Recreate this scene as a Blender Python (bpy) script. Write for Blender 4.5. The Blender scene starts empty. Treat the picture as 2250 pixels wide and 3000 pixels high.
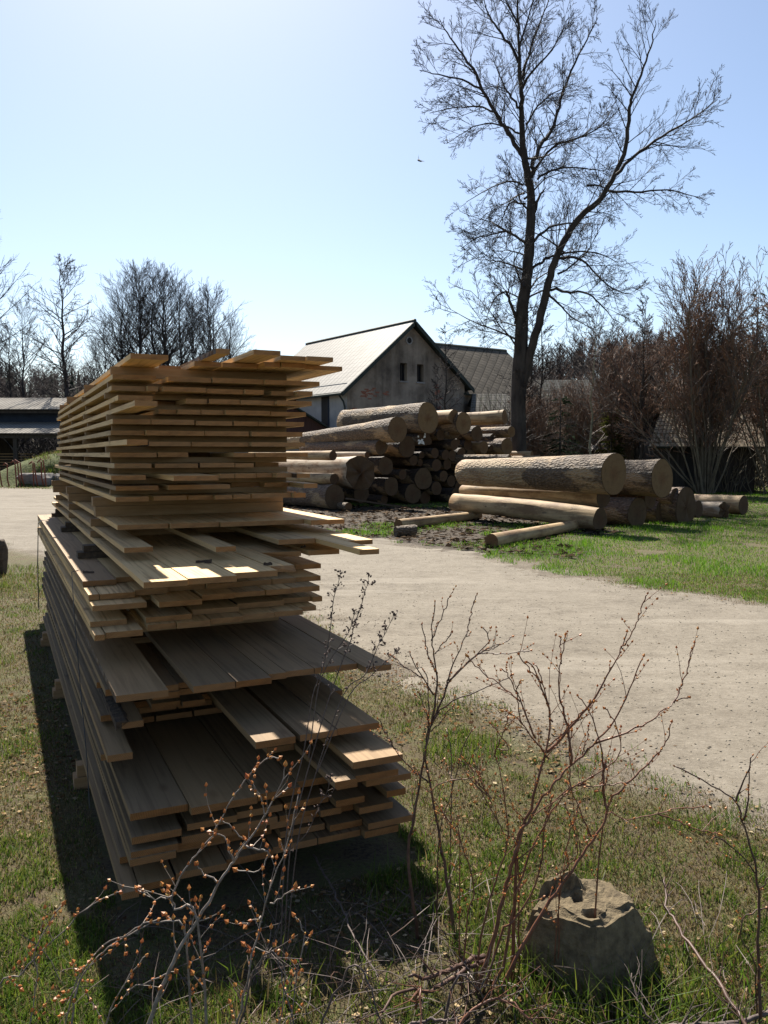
import bpy, bmesh, math, random
import numpy as np
from mathutils import Vector, Matrix, noise as mnoise
from mathutils.geometry import tessellate_polygon
from mathutils.bvhtree import BVHTree

SC = bpy.context.scene
COL = SC.collection
random.seed(11)
RNG = np.random.default_rng(11)
ORD = ['first', 'second', 'third', 'fourth', 'fifth', 'sixth', 'seventh', 'eighth', 'ninth', 'tenth', 'eleventh', 'twelfth', 'thirteenth', 'fourteenth', 'fifteenth', 'sixteenth']

# ------------------------------------------------------------------ camera, light
H = 1.6
cam = bpy.data.cameras.new('camera'); camo = bpy.data.objects.new('camera', cam); COL.objects.link(camo)
cam.sensor_fit = 'VERTICAL'; cam.sensor_height = 24.0
cam.lens = 24.0 * 2429 / 3000
cam.clip_start = 0.05; cam.clip_end = 2000
PITCH = math.atan((1500 - 1331) / 2429)
camo.location = (0, 0, H); camo.rotation_euler = (math.pi / 2 - PITCH, 0, 0)
SC.camera = camo

SUN_EL, SUN_AZ = math.radians(47.0), math.radians(-13.7)      # azimuth measured from +Y towards +X
sdir = Vector((math.sin(SUN_AZ) * math.cos(SUN_EL), math.cos(SUN_AZ) * math.cos(SUN_EL), math.sin(SUN_EL)))
sl = bpy.data.lights.new('sun', 'SUN'); sl.energy = 5.0; sl.angle = math.radians(0.53); sl.color = (1.0, 0.93, 0.82)
so = bpy.data.objects.new('sun', sl); COL.objects.link(so)
so.rotation_euler = (-sdir).to_track_quat('-Z', 'Y').to_euler(); so.location = (-10, 30, 40)
W = bpy.data.worlds.new('World'); SC.world = W; W.use_nodes = True
wn = W.node_tree
bg = wn.nodes['Background']; sky = wn.nodes.new('ShaderNodeTexSky')
sky.sky_type = 'NISHITA'; sky.sun_disc = False; sky.sun_elevation = SUN_EL; sky.sun_rotation = SUN_AZ
sky.air_density = 1.0; sky.dust_density = 0.85; sky.ozone_density = 1.0; sky.altitude = 350
wn.links.new(sky.outputs[0], bg.inputs[0]); bg.inputs[1].default_value = 0.056
SC.view_settings.view_transform = 'Standard'; SC.view_settings.look = 'None'
SC.view_settings.exposure = 1.42; SC.view_settings.gamma = 1.0
SC.cycles.max_bounces = 6; SC.cycles.diffuse_bounces = 2; SC.cycles.transparent_max_bounces = 6

# ------------------------------------------------------------------ materials
class G:
    def __init__(s, name):
        s.m = bpy.data.materials.new(name); s.m.use_nodes = True; s.t = s.m.node_tree; s.t.nodes.clear()
        s.out = s.t.nodes.new('ShaderNodeOutputMaterial'); s.b = s.n('ShaderNodeBsdfPrincipled')
        s.t.links.new(s.b.outputs[0], s.out.inputs[0]); s.b.inputs['Specular IOR Level'].default_value = 0.25
    def n(s, typ, props=None, **inp):
        nd = s.t.nodes.new(typ)
        for k, v in (props or {}).items(): setattr(nd, k, v)
        for k, v in inp.items():
            key = int(k[1:]) if k[0] == '_' and k[1:].isdigit() else k.replace('_', ' ')
            s.set(nd.inputs[key], v)
        return nd
    def set(s, sock, v):
        if isinstance(v, bpy.types.NodeSocket): s.t.links.new(v, sock)
        elif isinstance(v, (tuple, list)) and len(v) == 3 and sock.type == 'RGBA': sock.default_value = (*v, 1)
        else: sock.default_value = v
    def obj(s): return s.n('ShaderNodeTexCoord').outputs['Object']
    def pos(s): return s.n('ShaderNodeNewGeometry').outputs['Position']
    def rnd(s): return s.n('ShaderNodeObjectInfo').outputs['Random']
    def map(s, vec, sc=(1, 1, 1), loc=None, rz=0.0):
        nd = s.n('ShaderNodeMapping', Vector=vec); nd.inputs['Scale'].default_value = sc; nd.inputs['Rotation'].default_value = (0, 0, rz)
        if loc is not None: s.set(nd.inputs['Location'], loc)
        return nd.outputs[0]
    def noise(s, vec, scale, detail=4, rough=.55, dist=0.0):
        return s.n('ShaderNodeTexNoise', Vector=vec, Scale=scale, Detail=detail, Roughness=rough, Distortion=dist).outputs['Fac']
    def voro(s, vec, scale, feat='F1', rand=1.0):
        return s.n('ShaderNodeTexVoronoi', {'feature': feat}, Vector=vec, Scale=scale, Randomness=rand)
    def ramp(s, fac, *stops, interp='LINEAR'):
        nd = s.n('ShaderNodeValToRGB', Fac=fac); cr = nd.color_ramp; cr.interpolation = interp
        while len(cr.elements) < len(stops): cr.elements.new(.5)
        for e, (p, c) in zip(cr.elements, stops):
            e.position = p; e.color = (c, c, c, 1) if not isinstance(c, tuple) else (*c, 1)
        return nd.outputs[0]
    def mix(s, f, a, b, mode='MIX'):
        nd = s.n('ShaderNodeMix', {'data_type': 'RGBA', 'blend_type': mode}); s.set(nd.inputs[0], f); s.set(nd.inputs[6], a); s.set(nd.inputs[7], b)
        return nd.outputs[2]
    def math(s, op, a, b=0.0, c=0.0):
        return s.n('ShaderNodeMath', {'operation': op}, _0=a, _1=b, _2=c).outputs[0]
    def sep(s, v): return s.n('ShaderNodeSeparateXYZ', Vector=v).outputs
    def comb(s, x, y, z): return s.n('ShaderNodeCombineXYZ', X=x, Y=y, Z=z).outputs[0]
    def bump(s, h, strength=.4, dist=.01):
        s.set(s.b.inputs['Normal'], s.n('ShaderNodeBump', Height=h, Strength=strength, Distance=dist).outputs[0])
    def col(s, c): s.set(s.b.inputs['Base Color'], c)
    def rough(s, v): s.set(s.b.inputs['Roughness'], v)

M = {}
def simple(name, c1, c2, scale=8, rough=.8, bump=.0, bd=.01, world=False, stretch=(1, 1, 1), metal=0.0):
    g = G(name); v = g.map(g.pos() if world else g.obj(), stretch)
    f = g.noise(v, scale, 6, .6); g.col(g.ramp(f, (.3, c1), (.7, c2))); g.rough(rough)
    if bump: g.bump(g.noise(v, scale * 3, 5, .65), bump, bd)
    g.b.inputs['Metallic'].default_value = metal
    M[name] = g.m; return g

# sawn softwood: long grain along local Y, knots, tint per board
def wood(name, lo, hi, tint):
    g = G(name); o = g.obj(); r = g.rnd()
    off = g.comb(g.math('MULTIPLY', r, 37.0), g.math('MULTIPLY', r, 91.0), g.math('MULTIPLY', r, 17.0))
    v = g.n('ShaderNodeVectorMath', {'operation': 'ADD'}, _0=o, _1=off).outputs[0]
    gr = g.noise(g.map(v, (38, 1.1, 38)), 1.0, 5, .6, 1.2)
    fine = g.noise(g.map(v, (240, 5, 240)), 1.0, 3, .6)
    c = g.ramp(gr, (.38, tuple(x * .72 for x in lo)), (.50, hi), (.70, tuple(x * 1.12 for x in hi)))
    c = g.mix(g.math('MULTIPLY', fine, .35), c, tuple(x * .62 for x in lo), 'MIX')
    kn = g.voro(g.map(v, (6.5, 2.6, 6.5)), 1.0).outputs['Distance']
    c = g.mix(g.ramp(kn, (.05, .9), (.14, 0.0)), c, (.065, .028, .011))
    c = g.mix(g.ramp(g.noise(g.map(v, (60, .5, 60), (2, 1, 4)), 1.0, 4, .6), (.60, 0.0), (.72, .55)), c, tuple(x * .5 for x in lo))
    bl = g.ramp(g.noise(g.map(v, (3, .8, 3)), 1.0, 3, .5), (.45, 0.0), (.75, .5))
    c = g.mix(bl, c, tint)
    c = g.mix(g.math('MULTIPLY', g.ramp(g.math('FRACT', g.math('MULTIPLY', r, 7.31)), (0, 0.0), (1, 1.0)), .6), c, tuple(x * .62 for x in tint))
    c = g.mix(g.math('MULTIPLY', g.math('FRACT', g.math('MULTIPLY', r, 23.7)), .45), c, (hi[0] * 1.25, hi[1] * 1.12, hi[2] * .85))
    g.col(c); g.rough(.72); g.bump(g.math('ADD', fine, g.math('MULTIPLY', gr, .6)), .25, .002)
    M[name] = g.m
wood('wood', (0.3745, 0.2221, 0.0919), (0.6609, 0.4546, 0.2247), (0.4406, 0.3067, 0.1673))
wood('wood_old_shaded', (0.1462, 0.08929, 0.04495), (0.2583, 0.1701, 0.0899), (0.1608, 0.1106, 0.06368))  # older boards, darkened further to paint the shade in the lower stack
def endgrain(name, lo, hi):
    g = G(name); o = g.obj(); r = g.rnd()
    s = g.sep(o)
    x = g.math('ADD', s[0], g.math('MULTIPLY_ADD', r, .3, -.15)); z = g.math('ADD', s[2], g.math('MULTIPLY_ADD', g.math('FRACT', g.math('MULTIPLY', r, 13.7)), .2, -.14))
    d = g.math('SQRT', g.math('ADD', g.math('MULTIPLY', x, x), g.math('MULTIPLY', z, z)))
    ring = g.math('SINE', g.math('ADD', g.math('MULTIPLY', d, 1100.0), g.math('MULTIPLY', g.noise(o, 9, 2), 9.0)))
    f = g.math('MULTIPLY_ADD', ring, .22, .5)
    c = g.ramp(f, (.2, lo), (.8, hi))
    c = g.mix(g.ramp(g.noise(g.map(o, (14, 1, 40)), 1.0, 4, .6), (.4, 0.0), (.75, .6)), c, tuple(v * .55 for v in lo))
    c = g.mix(g.math('MULTIPLY', g.math('FRACT', g.math('MULTIPLY', r, 5.3)), .4), c, (.30, .19, .10))
    g.col(c); g.rough(.85); g.bump(g.noise(g.map(o, (60, 1, 220)), 1.0, 4, .7), .5, .002); M[name] = g.m
endgrain('wood_end', (0.2102, 0.09046, 0.03201), (0.4367, 0.2303, 0.08887))
endgrain('wood_end_old_shaded', (0.1441, 0.05492, 0.01625), (0.2994, 0.1398, 0.04512))  # matching board ends, with the lower stack's shade in their colour
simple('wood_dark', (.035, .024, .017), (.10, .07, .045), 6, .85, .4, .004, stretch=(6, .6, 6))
simple('stick', (.22, .13, .06), (.33, .21, .11), 5, .8, .2, .003, stretch=(1, 8, 8))
simple('bark_edge', (.025, .018, .014), (.11, .075, .05), 30, .95, .9, .008)

def log_bark(name, lo, hi, peel=None):
    g = G(name); o = g.obj(); v = g.map(o, (9, 5, 9))
    vo = g.voro(g.map(o, (24, 14, 24)), 1.0).outputs['Distance']
    n = g.noise(v, 1.6, 6, .65); c = g.ramp(n, (.3, lo), (.7, hi))
    c = g.mix(g.ramp(vo, (.15, 0.0), (.6, .65)), c, tuple(x * .45 for x in lo))
    pt = g.ramp(g.noise(g.map(o, (2.2, .9, 2.2)), 1.0, 5, .6), (.53, 0.0), (.60, .9))
    c = g.mix(pt, c, (.30, .205, .11))
    if peel:
        y = g.math('SUBTRACT', g.math('MULTIPLY_ADD', g.noise(g.map(o, (3, 1.5, 3)), 1.0, 5, .6), .9, g.sep(o)[1]), peel + .45)
        gr = g.noise(g.map(o, (16, 1.2, 16)), 1.0, 5, .6, .6); bare = g.ramp(gr, (.3, (.20, .14, .075)), (.65, (.36, .265, .155)))
        bare = g.mix(g.ramp(g.noise(g.map(o, (4, 1.5, 4)), 1.0, 6, .65), (.47, 0.0), (.64, .8)), bare, (.15, .085, .042))
        c = g.mix(g.ramp(y, (.0, 0.0), (.03, 1.0)), c, bare)
    g.col(c); g.rough(.78); g.b.inputs['Specular IOR Level'].default_value = .45
    g.bump(g.math('SUBTRACT', n, g.math('MULTIPLY', vo, .8)), 1.0, .045); M[name] = g.m
log_bark('log_bark', (0.081, 0.05224, 0.03078), (0.2025, 0.1397, 0.08413))
log_bark('log_bark_shaded', (.028, .018, .012), (.065, .043, .028))  # bark darkened to paint the shade on inner logs
log_bark('log_half', (0.081, 0.05224, 0.03078), (0.2025, 0.1397, 0.08413), 2.1)
log_bark('log_patchy', (0.081, 0.05224, 0.03078), (0.2025, 0.1397, 0.08413), 5.0)
log_bark('log_bark_red', (0.1048, 0.06162, 0.03697), (0.2342, 0.154, 0.0986))
def log_bare(name, lo, hi):
    g = G(name); o = g.obj()
    gr = g.noise(g.map(o, (16, 1.2, 16)), 1.0, 5, .6, .6); n = g.noise(g.map(o, (4, 1.5, 4)), 1.0, 6, .65)
    c = g.ramp(gr, (.3, lo), (.65, hi))
    c = g.mix(g.ramp(n, (.46, 0.0), (.62, .85)), c, (.15, .085, .042))
    c = g.mix(g.ramp(g.noise(g.map(o, (7, 2.6, 7), (3, 1, 2)), 1.0, 6, .7), (.60, 0.0), (.68, .8)), c, (.06, .045, .035))
    kn = g.voro(g.map(o, (5, 2.6, 5)), 1.0).outputs['Distance']
    c = g.mix(g.ramp(kn, (.05, .8), (.12, 0.0)), c, (.06, .04, .025))
    g.col(c); g.rough(.7); g.bump(g.math('ADD', gr, n), .5, .012); M[name] = g.m
log_bare('log_bare', (0.236, 0.1597, 0.08078), (0.4012, 0.282, 0.1526))
log_bare('log_grey', (0.2272, 0.1785, 0.1268), (0.375, 0.3045, 0.2253))
def cutface(name, lo, hi, heart):
    g = G(name); o = g.obj(); s = g.sep(o); r = g.rnd()
    d = g.math('SQRT', g.math('ADD', g.math('MULTIPLY', s[0], s[0]), g.math('MULTIPLY', s[2], s[2])))
    ring = g.math('SINE', g.math('ADD', g.math('MULTIPLY', d, 330.0), g.math('MULTIPLY', g.noise(o, 5, 3), 10.0)))
    c = g.ramp(g.math('MULTIPLY_ADD', ring, .25, .5), (.2, lo), (.8, hi))
    c = g.mix(g.ramp(g.math('ADD', d, g.math('MULTIPLY', g.noise(o, 6, 4), .1)), (.12, .55), (.24, 0.0)), c, heart)
    c = g.mix(g.ramp(g.noise(g.map(o, (9, 1, 9)), 1.0, 5, .65), (.48, 0.0), (.8, .6)), c, tuple(x * .45 for x in lo))
    an = g.math('ARCTAN2', s[0], s[2]); ck = g.math('ABSOLUTE', g.math('SINE', g.math('ADD', g.math('MULTIPLY', an, 1.5), g.math('MULTIPLY', g.noise(o, 7, 3), 2.2))))
    c = g.mix(g.math('MULTIPLY', g.ramp(ck, (.02, .9), (.07, 0.0)), g.ramp(d, (.02, 1.0), (.26, 0.0))), c, tuple(x * .15 for x in lo))
    c = g.mix(g.math('MULTIPLY', r, .45), c, tuple(x * .55 for x in heart))
    g.col(c); g.rough(.85); g.bump(g.noise(g.map(o, (5, 5, 60)), 1.0, 4), .4, .006); M[name] = g.m
cutface('cut_face', (0.1439, 0.08564, 0.03767), (0.2124, 0.1336, 0.06508), (0.1301, 0.05823, 0.02397))
cutface('cut_face_old_shaded', (0.064, 0.03842, 0.01992), (0.121, 0.07399, 0.037), (0.08537, 0.03984, 0.0185))  # weathered cut ends, darkened further to paint shade inside the piles
simple('fungus_white', (.55, .54, .5), (.8, .79, .75), 14, .9)

# ground
def ground_mat():
    g = G('ground_soil'); p = g.pos()
    at = g.n('ShaderNodeAttribute', {'attribute_name': 'zone'}).outputs['Color']
    z = g.n('ShaderNodeSeparateColor', Color=at).outputs
    big = g.noise(p, .9, 4, .6); med = g.noise(p, 6, 6, .65); fin = g.noise(p, 55, 5, .7)
    gcol = g.ramp(g.math('MULTIPLY_ADD', fin, .5, g.math('MULTIPLY', med, .5)), (.36, (.030, .021, .012)), (.46, (.075, .055, .030)), (.54, (.060, .066, .018)), (.62, (.10, .085, .042)), (.7, (.15, .115, .065)))
    lit = g.ramp(g.math('MULTIPLY_ADD', fin, .6, g.math('MULTIPLY', big, .4)), (.48, 0.0), (.64, .75))
    gcol = g.mix(lit, gcol, (0.1062, 0.0748, 0.0408))
    gcol = g.mix(g.ramp(fin, (.25, .75), (.45, 0.0)), gcol, (.028, .020, .012))
    mid = g.noise(p, 11, 6, .75); med2 = g.noise(p, 3.2, 6, .68)
    dirt = g.ramp(g.math('MULTIPLY_ADD', big, .35, g.math('MULTIPLY_ADD', med2, .35, g.math('MULTIPLY', mid, .3))), (.36, (.070, .055, .038)), (.5, (.130, .109, .081)), (.64, (.195, .168, .131)))
    dirt = g.mix(g.ramp(fin, (.32, .85), (.48, 0.0)), dirt, (.05, .037, .024))
    mud = g.ramp(fin, (.3, (.016, .012, .008)), (.58, (.058, .043, .029)), (.75, (.15, .115, .078)))  # muddy soil, its colour also lowered for the shade at the log pile
    def thr(f, a): return g.ramp(g.math('MULTIPLY_ADD', med, .9, g.math('SUBTRACT', f, .45)), (.40 - a, 0.0), (.40 + a, 1.0))
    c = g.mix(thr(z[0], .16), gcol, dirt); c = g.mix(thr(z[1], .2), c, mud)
    g.col(c); g.rough(.95); g.bump(g.math('MULTIPLY_ADD', fin, .6, med), .9, .03); M['ground_soil'] = g.m
ground_mat()
def road_mat():
    g = G('road_dust'); p = g.pos()
    big = g.noise(p, .55, 4, .6); med = g.noise(p, 3.2, 6, .68); fin = g.noise(p, 42, 6, .75)
    mid = g.noise(p, 15, 7, .8)
    c = g.ramp(g.math('MULTIPLY_ADD', big, .25, g.math('MULTIPLY_ADD', med, .35, g.math('MULTIPLY', mid, .4))), (.37, (.075, .062, .046)), (.48, (.138, .119, .092)), (.62, (.190, .167, .133)))
    c = g.mix(g.ramp(fin, (.30, .6), (.44, 0.0)), c, (.075, .061, .044))
    c = g.mix(g.ramp(fin, (.55, 0.0), (.70, .7)), c, (.25, .222, .18))
    tr = g.ramp(g.noise(g.map(p, (.30, 1.9, 1), rz=.85), 1.0, 6, .72), (.54, 0.0), (.72, .4))
    c = g.mix(g.ramp(g.noise(g.map(p, (.25, 1.5, 1), (3, 7, 0), .85), 1.0, 6, .7), (.54, 0.0), (.68, .5)), c, (.235, .21, .172))
    c = g.mix(tr, c, (.095, .079, .058))
    g.col(c); g.rough(.95); g.bump(g.math('MULTIPLY_ADD', fin, .5, med), .75, .02); M['road_dust'] = g.m
road_mat()
simple('mound_grass', (.04, .05, .012), (.085, .10, .026), 3, .95, .8, .1)
simple('stone_grey', (0.0696, 0.05315, 0.0329), (0.1899, 0.1493, 0.08856), 30, .95, .55, .02)
simple('boulder', (.10, .095, .09), (.22, .20, .18), 2, .9, .7, .08)
simple('pebble', (.09, .074, .054), (.24, .21, .165), 3, .9, world=True)
simple('rust', (.10, .03, .02), (.22, .075, .045), 9, .8)
simple('black_strap', (0.0048, 0.0048, 0.0054), (0.012, 0.012, 0.0132), 9, .6)
simple('wire', (.02, .02, .022), (.06, .06, .06), 9, .5)
simple('bird', (.01, .01, .012), (.03, .03, .035), 9, .8)

# bark of living trees / twigs
simple('tree_bark', (.022, .018, .016), (.065, .055, .047), 5, .9, .8, .03, stretch=(1, 1, .3))
simple('twig_dark', (.022, .018, .018), (.05, .042, .04), 3, .85)
simple('alder_bark', (.020, .018, .019), (.05, .045, .046), 4, .9)
simple('hazel_stem', (0.0665, 0.0532, 0.038), (0.1615, 0.133, 0.0912), 3, .8)
simple('hazel_catkin', (0.1224, 0.06804, 0.04493), (0.2447, 0.1323, 0.07776), 2, .9)
simple('hazel_twig', (0.07482, 0.06092, 0.05225), (0.1603, 0.1241, 0.1021), 2, .8)
simple('sapling_bark', (.13, .125, .085), (.24, .22, .15), 4, .8)
simple('bush_red', (0.0918, 0.0375, 0.0252), (0.2052, 0.09375, 0.0546), 30, .42)
simple('bush_grey', (.10, .08, .068), (.28, .235, .20), 40, .55)
simple('bush_dark', (.045, .025, .02), (.12, .07, .05), 30, .5)
simple('dead_stem', (0.054, 0.0396, 0.036), (0.132, 0.102, 0.09), 60, .7)
simple('seed_head', (.035, .024, .022), (.13, .09, .075), 60, .9)
def bud_mat():
    g = G('bud'); o = g.obj(); f = g.noise(o, 60, 2)
    g.col(g.ramp(f, (.3, (.30, .085, .035)), (.55, (.46, .20, .06)), (.75, (.40, .30, .08)))); g.rough(.45)
    g.b.inputs['Subsurface Weight'].default_value = 0.0
    tr = g.n('ShaderNodeBsdfTranslucent', Color=(.55, .25, .08)); mx = g.n('ShaderNodeMixShader', Fac=.3)
    g.t.links.new(g.b.outputs[0], mx.inputs[1]); g.t.links.new(tr.outputs[0], mx.inputs[2]); g.t.links.new(mx.outputs[0], g.out.inputs[0])
    M['bud'] = g.m
bud_mat()
def leafy(name, trans=.4, gain=1.0):
    g = G(name); at = g.n('ShaderNodeAttribute', {'attribute_name': 'tint'}).outputs['Color']
    g.col(at); g.rough(.6 if name == 'blade' else 1.0); g.b.inputs['Specular IOR Level'].default_value = .3 if name == 'blade' else 0.0
    tr = g.n('ShaderNodeBsdfTranslucent', Color=at); mx = g.n('ShaderNodeMixShader', Fac=trans)
    g.t.links.new(g.b.outputs[0], mx.inputs[1]); g.t.links.new(tr.outputs[0], mx.inputs[2]); g.t.links.new(mx.outputs[0], g.out.inputs[0])
    M[name] = g.m
leafy('blade', .45); leafy('litter', .2); leafy('needle', .25)

# buildings
def plaster():
    g = G('old_plaster'); p = g.pos(); n = g.noise(p, .55, 6, .65); f = g.noise(p, 7, 5, .65)
    st = g.noise(g.map(p, (1.3, 1.3, .16)), 1.0, 5, .6)
    c = g.ramp(n, (.36, (0.09517, 0.07657, 0.05801)), (.5, (0.2126, 0.171, 0.1325)), (.62, (0.3357, 0.278, 0.2176)))
    c = g.mix(g.ramp(st, (.45, 0.0), (.7, .6)), c, (0.3805, 0.32, 0.2563)); c = g.mix(g.ramp(st, (.30, .6), (.45, 0.0)), c, (0.05597, 0.04616, 0.03868))
    c = g.mix(g.math('MULTIPLY', f, .3), c, (.10, .088, .078))
    g.col(c); g.rough(.95); g.bump(f, .6, .03); M['old_plaster'] = g.m
plaster()
simple('white_plaster', (0.253, 0.264, 0.275), (0.363, 0.3685, 0.374), 1.5, .9, .2, .02, world=True)
simple('concrete', (.22, .21, .20), (.34, .33, .32), 1.2, .9, .3, .03, world=True)
simple('dark_opening', (.006, .006, .007), (.014, .013, .013), 2, .6)
simple('brick_red', (.20, .075, .05), (.34, .15, .10), 9, .9, .4, .02, world=True)
simple('red_boards', (.045, .022, .018), (.085, .042, .034), 4, .85, stretch=(6, 6, .4), world=True)
simple('verge_dark', (.020, .028, .024), (.04, .05, .044), 3, .7)
simple('shed_wood', (.022, .02, .018), (.06, .052, .046), 2, .9, .3, .02, stretch=(5, 5, .4), world=True)
simple('shed_blue', (.010, .016, .03), (.02, .03, .05), 2, .8)
def roofmat(name, lo, hi, kind):
    g = G(name); uv = g.n('ShaderNodeUVMap').outputs[0]; s = g.sep(uv)      # u along eave, v up slope, metres
    nz = g.noise(uv, .8, 5, .6)
    if kind == 'slate':       # square slates laid on the diagonal
        a = g.math('FRACT', g.math('MULTIPLY', g.math('ADD', s[0], s[1]), 1.55)); b = g.math('FRACT', g.math('MULTIPLY', g.math('SUBTRACT', s[0], s[1]), 1.55))
        e = g.math('MINIMUM', a, b); jo = g.ramp(e, (.05, 1.0), (.12, 0.0)); h = e
    elif kind == 'sheet':     # sheets with standing seams and courses
        a = g.math('FRACT', g.math('MULTIPLY', s[0], 2.1)); b = g.math('FRACT', g.math('MULTIPLY', s[1], 2.1))
        jo = g.math('MAXIMUM', g.ramp(a, (.10, .9), (.20, 0.0)), g.ramp(b, (.06, .6), (.14, 0.0))); h = a
    elif kind == 'tile':
        a = g.math('ABSOLUTE', g.math('SINE', g.math('MULTIPLY', s[0], 13.0))); b = g.math('FRACT', g.math('MULTIPLY', s[1], 3.0))
        jo = g.math('MAXIMUM', g.ramp(a, (.12, .75), (.4, 0.0)), g.ramp(b, (.1, 1.0), (.24, 0.0))); h = g.math('ADD', a, b)
    else:                     # corrugated
        a = g.math('ABSOLUTE', g.math('SINE', g.math('MULTIPLY', s[0], 14.0))); jo = g.ramp(a, (.1, .85), (.6, 0.0)); h = a
    c = g.ramp(nz, (.32, lo), (.68, hi)); c = g.mix(jo, c, tuple(x * .28 for x in lo))
    if kind == 'tile':
        c = g.mix(g.ramp(g.noise(uv, 5, 4, .7), (.52, 0.0), (.62, .7)), c, (.03, .04, .02))
    g.col(c); g.rough(.6 if kind == 'sheet' else .95); g.b.inputs['Specular IOR Level'].default_value = .25 if kind == 'sheet' else .05; g.bump(h, .5, .04); M[name] = g.m
roofmat('roof_sheet', (0.1555, 0.1477, 0.1296), (0.2177, 0.2074, 0.1866), 'sheet')
roofmat('roof_slate', (0.07603, 0.06709, 0.05476), (0.1314, 0.115, 0.09309), 'slate')
roofmat('roof_tile', (0.276, 0.2346, 0.1794), (0.4554, 0.4002, 0.3174), 'tile')
roofmat('roof_corr', (0.152, 0.1406, 0.1254), (0.2508, 0.2356, 0.2128), 'corr')
roofmat('roof_old', (.10, .095, .085), (.17, .16, .145), 'tile')
g = G('car_paint'); g.col((.012, .014, .016)); g.rough(.22); g.b.inputs['Specular IOR Level'].default_value = .6; M['car_paint'] = g.m
g = G('car_glass'); g.col((.02, .025, .03)); g.rough(.05); g.b.inputs['Specular IOR Level'].default_value = .8; M['car_glass'] = g.m
simple('rubber', (.01, .01, .01), (.02, .02, .02), 9, .8)
def forest_mat():
    g = G('forest'); at = g.n('ShaderNodeAttribute', {'attribute_name': 'tint'}).outputs['Color']; g.col(at); g.rough(.9); M['forest'] = g.m
forest_mat()
simple('hill_soil', (.05, .04, .028), (.085, .07, .045), .08, .95, world=True)

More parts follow.
